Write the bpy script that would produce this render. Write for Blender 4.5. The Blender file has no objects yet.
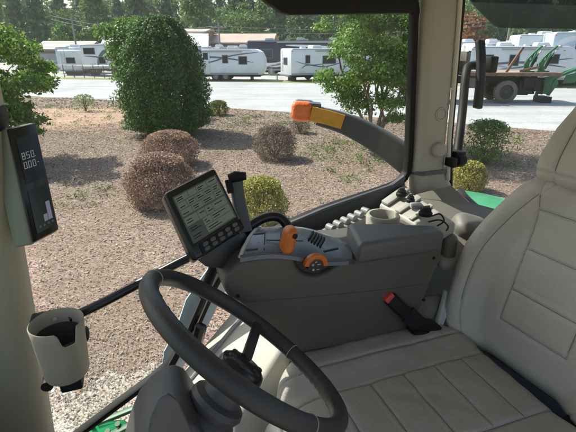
import bpy, bmesh, math, random
import numpy as np
from mathutils import Vector, Matrix, noise
random.seed(7); RNG = np.random.default_rng(11)
S = bpy.context.scene
COL = S.collection
rad = math.radians
# ------------------------------------------------------------------ survey of the place
EYE = 2.6; PITCH = rad(21.3); FPX = 430.0; YAW = rad(20)
cp, sp, ca, sa = math.cos(PITCH), math.sin(PITCH), math.cos(YAW), math.sin(YAW)
O = Vector((0, 0, EYE))
FW, RT, UP = Vector((-ca, -sa, 0)), Vector((-sa, ca, 0)), Vector((0, 0, 1))   # tractor axes: forward, right, up
def ray(x, y):
    X = (x-288)/FPX; Y = (y-216)/FPX
    return Vector((X, cp-Y*sp, -(sp+Y*cp)))
def P(x, y, s): return O+ray(x, y)*s                    # a surveyed point at depth s
def PU(x, y, u): v = ray(x, y); return O+v*(u/v.z)      # on the level u above the eye
def PR(x, y, r): v = ray(x, y); return O+v*(r/v.dot(RT))  # on the lengthwise plane r
def G(x, y, z=0.0): v = ray(x, y); return O+v*((z-EYE)/v.z)
def T(f, r, u): return O+FW*f+RT*r+UP*u

# ------------------------------------------------------------------ materials
def nodes(name):
    m = bpy.data.materials.new(name); m.use_nodes = True
    nt = m.node_tree; b = nt.nodes['Principled BSDF']
    return m, nt, b
def lk(nt, a, b): nt.links.new(a, b)
def ramp(nt, fac, stops, interp='LINEAR'):
    r = nt.nodes.new('ShaderNodeValToRGB'); r.color_ramp.interpolation = interp
    el = r.color_ramp.elements
    while len(el) < len(stops): el.new(.5)
    for e, (p, c) in zip(el, stops): e.position = p; e.color = (*c, 1)
    lk(nt, fac, r.inputs['Fac']); return r
def mat(name, col, rough=.6, var=.12, vscale=6, bump=.0, bscale=200, metal=0, spec=.5, grime=0, coat=0):
    m, nt, b = nodes(name)
    b.inputs['Roughness'].default_value = rough; b.inputs['Metallic'].default_value = metal
    b.inputs['Specular IOR Level'].default_value = spec
    if coat: b.inputs['Coat Weight'].default_value = coat; b.inputs['Coat Roughness'].default_value = .125
    tc = nt.nodes.new('ShaderNodeTexCoord')
    n = nt.nodes.new('ShaderNodeTexNoise'); n.inputs['Scale'].default_value = vscale; n.inputs['Detail'].default_value = 6
    lk(nt, tc.outputs['Object'], n.inputs['Vector'])
    lo = tuple(max(0, c*(1-var)) for c in col); hi = tuple(min(1, c*(1+var)) for c in col)
    st = [(.3, lo), (.7, hi)]
    r = ramp(nt, n.outputs['Fac'], st)
    out = r.outputs['Color']
    if grime:
        g = nt.nodes.new('ShaderNodeTexNoise'); g.inputs['Scale'].default_value = vscale*4; g.inputs['Detail'].default_value = 8
        lk(nt, tc.outputs['Object'], g.inputs['Vector'])
        gr = ramp(nt, g.outputs['Fac'], [(.48, (0, 0, 0)), (.72, (1, 1, 1))])
        mx = nt.nodes.new('ShaderNodeMix'); mx.data_type = 'RGBA'
        mul = nt.nodes.new('ShaderNodeMath'); mul.operation = 'MULTIPLY'; mul.inputs[1].default_value = grime
        lk(nt, gr.outputs['Color'], mul.inputs[0]); lk(nt, mul.outputs[0], mx.inputs['Factor'])
        lk(nt, out, mx.inputs['A']); mx.inputs['B'].default_value = (.23, .19, .14, 1)
        out = mx.outputs['Result']
    lk(nt, out, b.inputs['Base Color'])
    rn = nt.nodes.new('ShaderNodeMapRange'); rn.inputs['To Min'].default_value = max(0, rough-.08); rn.inputs['To Max'].default_value = min(1, rough+.1)
    lk(nt, n.outputs['Fac'], rn.inputs['Value']); lk(nt, rn.outputs['Result'], b.inputs['Roughness'])
    if bump:
        v = nt.nodes.new('ShaderNodeTexVoronoi'); v.inputs['Scale'].default_value = bscale
        lk(nt, tc.outputs['Object'], v.inputs['Vector'])
        bp = nt.nodes.new('ShaderNodeBump'); bp.inputs['Strength'].default_value = bump; bp.inputs['Distance'].default_value = .002
        lk(nt, v.outputs['Distance'], bp.inputs['Height']); lk(nt, bp.outputs['Normal'], b.inputs['Normal'])
    return m
def leafmat(name, cols, trans=.35, rough=.5):
    m, nt, b = nodes(name)
    g = nt.nodes.new('ShaderNodeNewGeometry')
    k = len(cols)
    r = ramp(nt, g.outputs['Random Per Island'], [((i+.5)/k, c) for i, c in enumerate(cols)])
    tc = nt.nodes.new('ShaderNodeTexCoord'); n = nt.nodes.new('ShaderNodeTexNoise'); n.inputs['Scale'].default_value = 1.3; n.inputs['Detail'].default_value = 3
    lk(nt, tc.outputs['Object'], n.inputs['Vector'])
    hs = nt.nodes.new('ShaderNodeHueSaturation')
    mr = nt.nodes.new('ShaderNodeMapRange'); mr.inputs['From Min'].default_value = .3; mr.inputs['From Max'].default_value = .7
    mr.inputs['To Min'].default_value = .75; mr.inputs['To Max'].default_value = 1.25
    lk(nt, n.outputs['Fac'], mr.inputs['Value']); lk(nt, mr.outputs['Result'], hs.inputs['Value']); lk(nt, r.outputs['Color'], hs.inputs['Color'])
    b.inputs['Roughness'].default_value = rough; b.inputs['Specular IOR Level'].default_value = .35
    lk(nt, hs.outputs['Color'], b.inputs['Base Color'])
    if trans:
        t = nt.nodes.new('ShaderNodeBsdfTranslucent'); lk(nt, hs.outputs['Color'], t.inputs['Color'])
        mx = nt.nodes.new('ShaderNodeMixShader'); mx.inputs['Fac'].default_value = trans
        lk(nt, b.outputs[0], mx.inputs[1]); lk(nt, t.outputs[0], mx.inputs[2])
        lk(nt, mx.outputs[0], nt.nodes['Material Output'].inputs['Surface'])
    return m
def islandmat(name, cols, rough=.8):
    return leafmat(name, cols, 0, rough)
def glassmat(name, tint, refl=.05, rough=.0):
    m, nt, b = nodes(name); nt.nodes.remove(b)
    t = nt.nodes.new('ShaderNodeBsdfTransparent'); t.inputs['Color'].default_value = (*tint, 1)
    g = nt.nodes.new('ShaderNodeBsdfGlossy'); g.inputs['Roughness'].default_value = rough; g.inputs['Color'].default_value = (.9, .95, 1, 1)
    mx = nt.nodes.new('ShaderNodeMixShader')
    lw = nt.nodes.new('ShaderNodeLayerWeight'); lw.inputs['Blend'].default_value = .125
    mr = nt.nodes.new('ShaderNodeMapRange'); mr.inputs['To Min'].default_value = refl*.5; mr.inputs['To Max'].default_value = refl*6
    lk(nt, lw.outputs['Facing'], mr.inputs['Value']); lk(nt, mr.outputs['Result'], mx.inputs['Fac'])
    lk(nt, t.outputs[0], mx.inputs[1]); lk(nt, g.outputs[0], mx.inputs[2])
    d = nt.nodes.new('ShaderNodeBsdfDiffuse'); d.inputs['Color'].default_value = (.5, .48, .44, 1)
    tc = nt.nodes.new('ShaderNodeTexCoord'); n = nt.nodes.new('ShaderNodeTexNoise'); n.inputs['Scale'].default_value = 5; n.inputs['Detail'].default_value = 7; n.inputs['Roughness'].default_value = .7
    lk(nt, tc.outputs['Object'], n.inputs['Vector']); mr2 = nt.nodes.new('ShaderNodeMapRange'); mr2.inputs['From Min'].default_value = .42; mr2.inputs['From Max'].default_value = .8; mr2.inputs['To Min'].default_value = .004; mr2.inputs['To Max'].default_value = .07
    lk(nt, n.outputs['Fac'], mr2.inputs['Value']); m3 = nt.nodes.new('ShaderNodeMixShader'); lk(nt, mr2.outputs['Result'], m3.inputs['Fac'])
    lk(nt, mx.outputs[0], m3.inputs[1]); lk(nt, d.outputs[0], m3.inputs[2])
    lk(nt, m3.outputs[0], nt.nodes['Material Output'].inputs['Surface'])
    return m
def glow(name, col, st):
    m, nt, b = nodes(name); b.inputs['Base Color'].default_value = (*[c*.5 for c in col], 1); b.inputs['Roughness'].default_value = .25
    b.inputs['Emission Color'].default_value = (*col, 1); b.inputs['Emission Strength'].default_value = st
    return m

M = {}
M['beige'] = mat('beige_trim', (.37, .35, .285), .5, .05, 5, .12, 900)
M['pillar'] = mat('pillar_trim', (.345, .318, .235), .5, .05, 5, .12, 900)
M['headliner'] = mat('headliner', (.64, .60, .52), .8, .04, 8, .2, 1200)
def leather(name, col, rough):
    m = mat(name, col, rough, .10, 5, .45, 420, spec=.4, grime=.10)
    nt = m.node_tree; b = nt.nodes['Principled BSDF']; pb = b.inputs['Normal'].links[0].from_node
    tc = nt.nodes.new('ShaderNodeTexCoord'); n = nt.nodes.new('ShaderNodeTexNoise'); n.inputs['Scale'].default_value = 22; n.inputs['Detail'].default_value = 5; n.inputs['Distortion'].default_value = 1.2
    lk(nt, tc.outputs['Object'], n.inputs['Vector'])
    b2 = nt.nodes.new('ShaderNodeBump'); b2.inputs['Strength'].default_value = .35; b2.inputs['Distance'].default_value = .006
    lk(nt, n.outputs['Fac'], b2.inputs['Height']); lk(nt, b2.outputs['Normal'], pb.inputs['Normal']); return m
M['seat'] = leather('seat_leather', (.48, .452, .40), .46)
M['seatc'] = leather('seat_leather_shaded', (.37, .345, .30), .48)  # darker copy of the seat leather; shade on the cushion put into the colour
M['stitch'] = mat('seam_thread', (.17, .16, .145), .8, .1)
M['dark'] = mat('charcoal_plastic', (.058, .06, .066), .5, .08, 8, .15, 1100, grime=.05)
M['console'] = mat('console_plastic', (.105, .096, .083), .5, .06, 6, .2, 1100)
M['lid'] = mat('lid_plastic', (.10, .101, .106), .32, .06, 6, .25, 900)
M['ctop'] = mat('console_top_sky_tint', (.15, .172, .215), .26, .06, 10, .05, 900)  # blue of the reflected sky put into the plastic's base colour
M['black'] = mat('black_rubber', (.012, .012, .013), .55, .1, 12, spec=.25)
M['blackg'] = mat('black_gloss', (.012, .012, .014), .22, .1, 12)
M['rim'] = mat('wheel_rim_vinyl', (.03, .03, .032), .4, .1, 14, .2, 800)
M['dgrey'] = mat('dark_grey', (.085, .09, .1), .45, .08, 8, .1, 900)
M['panel'] = mat('panel_grey_white', (.37, .36, .325), .5, .06, 8, .1, 900, grime=.15)
M['casing'] = mat('display_casing', (.20, .20, .155), .5, .05, 5, .12, 900, grime=.1)
M['taupe'] = mat('cup_taupe', (.355, .322, .25), .5, .05, 5, .12, 900, grime=.1)
M['lump'] = mat('grey_padding', (.15, .145, .13), .5, .08, 8, .15, 700)
M['dgrey2'] = mat('taupe_trim', (.20, .19, .165), .5, .08, 8, .15, 900)
M['steel2'] = mat('lever_grey', (.22, .225, .23), .5, .08, 8)
M['grey'] = mat('mid_grey', (.30, .31, .32), .5, .08, 8)
M['lgrey'] = mat('light_grey', (.5, .5, .48), .5, .06, 8)
M['orange'] = mat('orange_plastic', (.58, .14, .015), .38, .06, 20)
M['red'] = mat('red_plastic', (.65, .05, .04), .4, .05)
M['yellow'] = mat('amber_reflector', (.72, .33, .025), .3, .12, 60, .5, 260)
M['amber'] = mat('amber_lens', (.85, .17, .03), .2, .12, 40, .6, 120, coat=.4)
M['green'] = mat('tractor_green', (.01, .30, .09), .3, .06, 4, coat=.4)
M['dgreen'] = mat('dark_green_steel', (.012, .08, .035), .45, .1, 6)
M['lens'] = mat('screen_black', (.012, .014, .013), .16, .1, 5)
M['lcd'] = glow('lcd_cells', (.10, .12, .095), .34)
M['lcd2'] = glow('lcd_cells_dim', (.045, .06, .055), .3)
M['seg'] = glow('lcd_digits', (.22, .235, .245), .4)
M['bar'] = glow('lcd_bar', (.17, .165, .22), .4)
M['glass'] = glassmat('window_glass', (.94, .97, .96), .012)
M['tint'], nt_, b_ = nodes('tinted_visor')
b_.inputs['Base Color'].default_value = (.035, .037, .027, 1); b_.inputs['Roughness'].default_value = .7
t_ = nt_.nodes.new('ShaderNodeBsdfTransparent'); t_.inputs['Color'].default_value = (.42, .45, .38, 1); x_ = nt_.nodes.new('ShaderNodeMixShader'); x_.inputs['Fac'].default_value = .45
lk(nt_, t_.outputs[0], x_.inputs[1]); lk(nt_, b_.outputs[0], x_.inputs[2]); lk(nt_, x_.outputs[0], nt_.nodes['Material Output'].inputs['Surface'])
M['white'] = mat('trailer_white', (.72, .74, .77), .35, .06, 1.2, grime=.12)
M['white2'] = mat('trailer_offwhite', (.66, .68, .70), .4, .06, 1.2, grime=.2)
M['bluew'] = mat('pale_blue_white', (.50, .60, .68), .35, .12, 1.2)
M['slate'] = mat('slate_decal', (.11, .13, .18), .4, .1, 3)
M['tan'] = mat('tan_decal', (.42, .38, .32), .4, .1, 3)
M['rvdark'] = mat('dark_coach_paint', (.045, .045, .055), .3, .1, 2)
M['rvglass'] = mat('dark_window', (.02, .024, .03), .08, .2, 3)
M['frame'] = mat('grey_window_frame', (.2, .21, .22), .5, .1)
M['tyre'] = mat('tyre_rubber', (.032, .03, .028), .85, .2, 8, grime=.4)
M['rimm'] = mat('wheel_steel', (.33, .32, .30), .5, .2, 8, grime=.4)
M['roofw'] = mat('white_metal_roof', (.78, .78, .76), .4, .06, 2)
M['rooft'] = mat('beige_metal_roof', (.50, .38, .30), .5, .08, .7)
M['wallt'] = mat('tan_cladding', (.40, .22, .15), .7, .1, .6)
M['wallb'] = mat('brown_cladding', (.2, .15, .12), .7, .1, .6)
M['rust'] = mat('rusty_steel', (.18, .085, .05), .75, .4, 4, grime=.4)
M['plank'] = mat('weathered_planks', (.36, .25, .19), .8, .3, 2.5, grime=.3)
M['olive'] = mat('drab_paint', (.10, .085, .07), .7, .25, 3, grime=.4)
M['jdgreen'] = mat('implement_green', (.013, .12, .04), .4, .2, 5, grime=.15)
M['bark'] = mat('bark', (.17, .12, .09), .9, .3, 14, .6, 60)
M['barkp'] = mat('smooth_bark', (.27, .19, .14), .8, .25, 9, .3, 60)
M['pole'] = mat('grey_pole', (.22, .2, .18), .8, .2, 3)
M['steel'] = mat('galvanised', (.42, .42, .40), .5, .1, 4, metal=.5)
M['twig'] = mat('twig', (.17, .10, .075), .9, .3, 10)
M['l_bush'] = leafmat('holly_leaves', [(.03, .085, .015), (.05, .125, .022), (.075, .17, .032), (.13, .25, .05)], .25, .6)
M['l_tree'] = leafmat('broad_leaves', [(.08, .17, .025), (.14, .26, .04), (.22, .35, .06), (.32, .46, .10)], .45)
M['l_myrtle'] = leafmat('myrtle_leaves', [(.085, .18, .025), (.135, .26, .04), (.19, .33, .06), (.27, .42, .10)], .4)
M['l_light'] = leafmat('light_leaves', [(.08, .17, .025), (.12, .23, .04), (.17, .29, .055)], .4)
M['l_yellow'] = leafmat('golden_leaves', [(.26, .28, .05), (.42, .40, .09), (.55, .49, .14), (.30, .25, .07)], .35)
M['l_yg'] = leafmat('yellow_green_leaves', [(.12, .16, .03), (.2, .23, .04), (.26, .26, .06)], .35)
M['l_brown'] = leafmat('barberry_leaves', [(.25, .14, .10), (.35, .215, .155), (.45, .30, .225), (.54, .40, .31)], .25, .7)
M['l_brown2'] = leafmat('bare_twigs', [(.18, .12, .09), (.28, .20, .155), (.38, .29, .23), (.18, .15, .10)], .2, .7)
M['l_shrub'] = leafmat('shrub_leaves', [(.08, .18, .03), (.13, .25, .045), (.22, .35, .08)], .35)
M['l_orange'] = leafmat('russet_leaves', [(.30, .12, .05), (.42, .19, .08), (.22, .13, .05)], .35)
M['l_far'] = leafmat('wood_leaves', [(.085, .16, .04), (.125, .21, .05), (.165, .26, .06), (.215, .31, .085)], .3, .7)
M['l_pine'] = leafmat('pine_needles', [(.06, .12, .04), (.085, .155, .05), (.115, .19, .065)], .2, .7)
M['weed'] = leafmat('weed_leaves', [(.08, .15, .03), (.12, .21, .04), (.18, .27, .06), (.22, .24, .09)], .35)

# ------------------------------------------------------------------ mesh helpers
def mk(name, geo, m, parent=None, local=False, bevel=0, seg=2, ang=40, smooth=True):
    V, F = geo
    V = [Vector(v) for v in V]
    if parent is not None and not local:
        q = parent
        while q is not None: V = [v-q.location for v in V]; q = q.parent
    me = bpy.data.meshes.new(name)
    me.from_pydata([tuple(v) for v in V], [], [tuple(f) for f in F]); me.update()
    bm = bmesh.new(); bm.from_mesh(me)
    bmesh.ops.recalc_face_normals(bm, faces=bm.faces)
    if bevel:
        es = [e for e in bm.edges if len(e.link_faces) == 2 and e.calc_face_angle(0) > rad(25)]
        bmesh.ops.bevel(bm, geom=es, offset=bevel, segments=seg, affect='EDGES', profile=.5, clamp_overlap=True)
    bm.to_mesh(me); bm.free()
    if smooth:
        me.shade_smooth(); me.set_sharp_from_angle(angle=rad(ang))
    me.materials.append(m)
    o = bpy.data.objects.new(name, me); COL.objects.link(o)
    if parent is not None: o.parent = parent
    return o
def thing(name, label, cat, loc=(0, 0, 0), rz=0, group=None):
    o = bpy.data.objects.new(name, None); COL.objects.link(o); o.empty_display_size = .1
    o.location = loc; o.rotation_euler = (0, 0, rz)
    o['label'] = label; o['category'] = cat
    if group: o['group'] = group
    return o
def tag(o, label, cat, group=None):
    o['label'] = label; o['category'] = cat
    if group: o['group'] = group
    return o
def kind(o, k): o['kind'] = k; return o
def join(*gs):
    V = []; F = []
    for v, f in gs:
        n = len(V); V += list(v); F += [tuple(i+n for i in q) for q in f]
    return V, F
def boxa(c, ax, ay, az, sx, sy, sz):
    c = Vector(c); ax = Vector(ax)*sx/2; ay = Vector(ay)*sy/2; az = Vector(az)*sz/2
    V = [c+ax*i+ay*j+az*k for k in (-1, 1) for j in (-1, 1) for i in (-1, 1)]
    return V, [(0, 2, 3, 1), (4, 5, 7, 6), (0, 1, 5, 4), (2, 6, 7, 3), (0, 4, 6, 2), (1, 3, 7, 5)]
def box(c, s): return boxa(c, (1, 0, 0), (0, 1, 0), (0, 0, 1), *s)
def prism(poly, vec):
    poly = [Vector(p) for p in poly]; n = len(poly); vec = Vector(vec)
    return poly+[p+vec for p in poly], [tuple(range(n))[::-1], tuple(range(n, 2*n))]+[(i, (i+1) % n, n+(i+1) % n, n+i) for i in range(n)]
def loft(secs, closed=True, caps=True):
    n = len(secs[0]); V = [Vector(p) for s in secs for p in s]; F = []
    for a in range(len(secs)-1):
        for i in range(n if closed else n-1):
            j = (i+1) % n
            F.append((a*n+i, a*n+j, (a+1)*n+j, (a+1)*n+i))
    if caps and closed:
        F.append(tuple(range(n))[::-1]); F.append(tuple(range((len(secs)-1)*n, len(secs)*n)))
    return V, F
def smoothpath(pts, k=6):
    pts = [Vector(p) for p in pts]; out = []
    for i in range(len(pts)-1):
        p0 = pts[max(i-1, 0)]; p1 = pts[i]; p2 = pts[i+1]; p3 = pts[min(i+2, len(pts)-1)]
        for j in range(k):
            t = j/k
            out.append(.5*((2*p1)+(p2-p0)*t+(2*p0-5*p1+4*p2-p3)*t*t+(3*p1-p0-3*p2+p3)*t**3))
    out.append(pts[-1]); return out
def tube(pts, r, n=12, caps=True):
    pts = [Vector(p) for p in pts]; secs = []
    rs = r if isinstance(r, (list, tuple)) else [r]*len(pts)
    t0 = (pts[1]-pts[0]).normalized(); u = t0.orthogonal().normalized()
    for i, p in enumerate(pts):
        t = (pts[min(i+1, len(pts)-1)]-pts[max(i-1, 0)]).normalized()
        u = (u-t*u.dot(t)).normalized(); v = t.cross(u)
        secs.append([p+(u*math.cos(2*math.pi*k/n)+v*math.sin(2*math.pi*k/n))*rs[i] for k in range(n)])
    return loft(secs, True, caps)
def sweep(pts, prof, up):
    pts = [Vector(p) for p in pts]; up = Vector(up); secs = []
    for i, p in enumerate(pts):
        t = (pts[min(i+1, len(pts)-1)]-pts[max(i-1, 0)]).normalized()
        s = t.cross(up).normalized(); w = s.cross(t).normalized()
        secs.append([p+s*a+w*b for a, b in prof])
    return loft(secs)
def rrect(w, h, r, n=4):
    out = []
    for cx, cy, a0 in ((w/2-r, h/2-r, 0), (-w/2+r, h/2-r, 90), (-w/2+r, -h/2+r, 180), (w/2-r, -h/2+r, 270)):
        for k in range(n+1):
            a = rad(a0+90*k/n); out.append((cx+r*math.cos(a), cy+r*math.sin(a)))
    return out
def frame_of(axis):
    z = Vector(axis).normalized(); x = z.orthogonal().normalized(); return x, z.cross(x), z
def lathe(prof, org, axis, n=24):
    x, y, z = frame_of(axis); org = Vector(org)
    secs = [[org+z*h+(x*math.cos(2*math.pi*k/n)+y*math.sin(2*math.pi*k/n))*max(r, 1e-5) for k in range(n)] for r, h in prof]
    return loft(secs, True, False)
def cyl(org, axis, r, h, n=20): return lathe([(0, 0), (r, 0), (r, h), (0, h)], org, axis, n)
def quadpts(c, u, v): return c[0]*(1-u)*(1-v)+c[1]*u*(1-v)+c[2]*u*v+c[3]*(1-u)*v   # TL TR BR BL, v downwards
def nrm(c): return (c[1]-c[0]).cross(c[3]-c[0]).normalized()
def slab(c, u0, v0, u1, v1, lift, th):
    """a thin plate lying on quad c between (u0,v0) and (u1,v1), standing th proud of lift"""
    n = nrm(c)
    if n.dot(O-c[0]) < 0: n = -n
    q = [quadpts(c, *uv)+n*lift for uv in ((u0, v0), (u1, v0), (u1, v1), (u0, v1))]
    return prism(q, n*th)
def pillow(w, h, cr, er, disp, depth, nx=120, ny=120):
    """rounded cushion in local x,y with thickness down to -depth; disp(x,y) raises the top"""
    def bound(a):
        dx, dy = math.cos(a), math.sin(a); hw, hh = w/2, h/2
        k = min(hw/abs(dx) if abs(dx) > 1e-9 else 1e9, hh/abs(dy) if abs(dy) > 1e-9 else 1e9)
        lo, hi = 0, k
        for _ in range(26):
            md = (lo+hi)/2; x, y = abs(dx*md), abs(dy*md)
            qx, qy = x-(hw-cr), y-(hh-cr)
            d = math.hypot(max(qx, 0), max(qy, 0))+min(max(qx, qy), 0)-cr
            if d < 0: lo = md
            else: hi = md
        return lo
    V = []; F = []
    for j in range(ny+1):
        for i in range(nx+1):
            t1 = -1+2*i/nx; t2 = -1+2*j/ny
            x, y = t1*w/2, t2*h/2
            m = max(abs(t1), abs(t2))
            if m > 1e-6:
                a = math.atan2(y, x); R = bound(a); rr = math.hypot(x, y)
                full = math.hypot(x/m, y/m)
                k = R/full
                x *= 1+(k-1)*m**6; y *= 1+(k-1)*m**6
            qx, qy = abs(x)-(w/2-cr), abs(y)-(h/2-cr)
            d = math.hypot(max(qx, 0), max(qy, 0))+min(max(qx, qy), 0)-cr
            e = max(-d, 0)
            drop = 0 if e >= er else er-math.sqrt(max(er*er-(er-e)**2, 0))
            V.append(Vector((x, y, disp(x, y)-drop)))
    W = nx+1
    for j in range(ny):
        for i in range(nx): F.append((j*W+i, j*W+i+1, (j+1)*W+i+1, (j+1)*W+i))
    ring = [i for i in range(nx+1)]+[j*W+nx for j in range(1, ny+1)]+[ny*W+i for i in range(nx-1, -1, -1)]+[j*W for j in range(ny-1, 0, -1)]
    prev = ring
    for dz, sc in ((-.35*(depth-er), 1.0), (-.8*(depth-er), .995), (-(depth-er), .96)):
        base = len(V)
        for r in ring: V.append(Vector((V[r].x*sc, V[r].y*sc, V[r].z+dz if dz > -(depth-er) else -depth)))
        n = len(ring)
        for i in range(n): F.append((prev[i], base+i, base+(i+1) % n, prev[(i+1) % n]))
        prev = [base+i for i in range(n)]
    F.append(tuple(prev))
    return V, F
def place(geo, org, ax, ay, az, bend=None):
    V, F = geo
    out = []
    for v in V:
        if bend: v = bend(v)
        out.append(org+ax*v.x+ay*v.y+az*v.z)
    return out, F
def ss(a, b, x):
    t = min(max((x-a)/(b-a), 0), 1); return t*t*(3-2*t)
def gnd(x, c, w): return math.exp(-((x-c)/w)**2)
def npmesh(name, V, F, m, parent=None, smooth=False):
    V = np.asarray(V, np.float32); F = np.asarray(F, np.int32); k = F.shape[1]
    me = bpy.data.meshes.new(name)
    me.vertices.add(len(V)); me.vertices.foreach_set('co', V.ravel())
    me.loops.add(F.size); me.loops.foreach_set('vertex_index', F.ravel())
    me.polygons.add(len(F)); me.polygons.foreach_set('loop_start', np.arange(0, F.size, k, dtype=np.int32))
    me.update(calc_edges=True)
    if smooth: me.shade_smooth()
    me.materials.append(m)
    o = bpy.data.objects.new(name, me); COL.objects.link(o)
    if parent is not None: o.parent = parent
    return o
def unit(a): return a/np.maximum(np.linalg.norm(a, axis=1, keepdims=True), 1e-9)
def leaves(pts, out, size, aspect=.5, spread=.9, jit=.4):
    """diamond leaves, one folded pair of triangles each, at pts facing roughly along out"""
    n = len(pts); r = RNG.normal(size=(n, 3))
    nn = unit(out+r*spread); t = unit(np.cross(nn, RNG.normal(size=(n, 3)))); b = np.cross(nn, t)
    s = size*(1+jit*RNG.uniform(-1, 1, (n, 1)))
    V = np.stack([pts-t*s*.5, pts+b*s*aspect*.5+nn*s*.08, pts+t*s*.5-nn*s*.05, pts-b*s*aspect*.5+nn*s*.08], 1).reshape(-1, 3)
    F = np.arange(4*n).reshape(n, 4)
    return V, F
def shell(n, prof, rin=.8, rout=1.03, lump=.12, lf=2.5, seed=0):
    """points through the outer part of a lumpy body; prof(t)->(radius,z) with t 0..1"""
    t = RNG.uniform(0, 1, n); a = RNG.uniform(0, 2*math.pi, n)
    R = np.array([prof(x) for x in t]); k = RNG.uniform(rin, rout, n)
    lum = np.array([noise.noise(Vector((math.cos(q)*lf+seed, math.sin(q)*lf, z*lf))) for q, z in zip(a, R[:, 1]/max(R[:, 1].max(), 1e-6)*1.6)])
    k = k*(1+lump*lum)
    p = np.stack([np.cos(a)*R[:, 0]*k, np.sin(a)*R[:, 0]*k, R[:, 1]], 1)
    zc = R[:, 1].max()*.45
    o = unit(p-np.array([0, 0, zc])*np.ones((n, 1)))
    p[:, 2] = zc+(p[:, 2]-zc)*(.9+.1*k)
    return p, o
def clumps(n, cents, radii, squash=.8):
    c = np.asarray(cents); r = np.asarray(radii); w = r**2/np.sum(r**2)
    i = RNG.choice(len(c), n, p=w)
    d = unit(RNG.normal(size=(n, 3))); d[:, 2] = np.where(d[:, 2] < -.3, -d[:, 2]*.6, d[:, 2])
    q = RNG.uniform(.45, 1.05, (n, 1))
    p = c[i]+d*r[i][:, None]*q*np.array([1, 1, squash])
    return p, d

# ------------------------------------------------------------------ camera, sky, sun
cam = bpy.data.cameras.new('camera'); co = bpy.data.objects.new('camera', cam); COL.objects.link(co)
co.location = O; co.rotation_euler = (rad(90)-PITCH, 0, 0)
cam.sensor_width = 36; cam.lens = 36*FPX/576; cam.clip_end = 3000; cam.clip_start = .02
S.camera = co
SUN = Vector((-.85, .53, 0)).normalized()*math.cos(rad(47))+Vector((0, 0, math.sin(rad(47))))
w = bpy.data.worlds.new('World'); S.world = w; w.use_nodes = True
nt = w.node_tree; bg = nt.nodes['Background']; sk = nt.nodes.new('ShaderNodeTexSky'); sk.sky_type = 'NISHITA'
sk.sun_disc = False; sk.sun_elevation = rad(47); sk.sun_rotation = math.atan2(SUN.x, SUN.y); sk.dust_density = 2.5; sk.air_density = 1.2
lk(nt, sk.outputs[0], bg.inputs['Color']); bg.inputs['Strength'].default_value = .125
sl = bpy.data.lights.new('sun', 'SUN'); sl.energy = 4.8; sl.angle = rad(.5); sl.color = (1, .94, .84)
so = bpy.data.objects.new('sun', sl); COL.objects.link(so); so.rotation_euler = SUN.to_track_quat('Z', 'Y').to_euler()
S.view_settings.view_transform = 'Standard'; S.view_settings.look = 'None'; S.view_settings.exposure = .75; S.view_settings.gamma = 1
S.view_settings.use_curve_mapping = False
try: S.cycles.use_denoising = True; S.cycles.max_bounces = 10; S.cycles.transparent_max_bounces = 12
except Exception: pass

# ------------------------------------------------------------------ the setting
def groundmat(name, cols, scale, stretch=(1, 1, 1), patch=None, pscale=.5, rough=.9, bump=.4):
    m, nt, b = nodes(name)
    tc = nt.nodes.new('ShaderNodeTexCoord'); mp = nt.nodes.new('ShaderNodeMapping'); mp.inputs['Scale'].default_value = stretch
    lk(nt, tc.outputs['Object'], mp.inputs['Vector'])
    v = nt.nodes.new('ShaderNodeTexVoronoi'); v.inputs['Scale'].default_value = scale
    lk(nt, mp.outputs[0], v.inputs['Vector'])
    sx = nt.nodes.new('ShaderNodeSeparateColor'); lk(nt, v.outputs['Color'], sx.inputs[0])
    k = len(cols); r = ramp(nt, sx.outputs[0], [((i+.5)/k, c) for i, c in enumerate(cols)])
    out = r.outputs['Color']
    if patch:
        n = nt.nodes.new('ShaderNodeTexNoise'); n.inputs['Scale'].default_value = pscale; n.inputs['Detail'].default_value = 8; n.inputs['Roughness'].default_value = .65
        lk(nt, tc.outputs['Object'], n.inputs['Vector'])
        pr = ramp(nt, n.outputs['Fac'], [(.42, (0, 0, 0)), (.68, (1, 1, 1))])
        mx = nt.nodes.new('ShaderNodeMix'); mx.data_type = 'RGBA'
        lk(nt, pr.outputs['Color'], mx.inputs['Factor']); lk(nt, out, mx.inputs['A']); mx.inputs['B'].default_value = (*patch, 1)
        out = mx.outputs['Result']
    lk(nt, out, b.inputs['Base Color']); b.inputs['Roughness'].default_value = rough; b.inputs['Specular IOR Level'].default_value = .2
    bp = nt.nodes.new('ShaderNodeBump'); bp.inputs['Strength'].default_value = bump; bp.inputs['Distance'].default_value = .02
    lk(nt, v.outputs['Distance'], bp.inputs['Height']); lk(nt, bp.outputs['Normal'], b.inputs['Normal'])
    return m
def streaks(m, rot, cols):
    nt = m.node_tree; b = nt.nodes['Principled BSDF']; src = b.inputs['Base Color'].links[0].from_socket
    tc = nt.nodes.new('ShaderNodeTexCoord'); mp = nt.nodes.new('ShaderNodeMapping'); mp.inputs['Rotation'].default_value = (0, 0, rot); mp.inputs['Scale'].default_value = (.035, .9, 1)
    n = nt.nodes.new('ShaderNodeTexNoise'); n.inputs['Scale'].default_value = 1.0; n.inputs['Detail'].default_value = 7; n.inputs['Roughness'].default_value = .6
    lk(nt, tc.outputs['Object'], mp.inputs['Vector']); lk(nt, mp.outputs[0], n.inputs['Vector'])
    r = ramp(nt, n.outputs['Fac'], [(.32, cols[0]), (.5, cols[1]), (.66, cols[2])])
    mx = nt.nodes.new('ShaderNodeMix'); mx.data_type = 'RGBA'; mx.blend_type = 'MULTIPLY'; mx.inputs['Factor'].default_value = 1
    lk(nt, src, mx.inputs['A']); lk(nt, r.outputs['Color'], mx.inputs['B']); lk(nt, mx.outputs['Result'], b.inputs['Base Color'])
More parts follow.
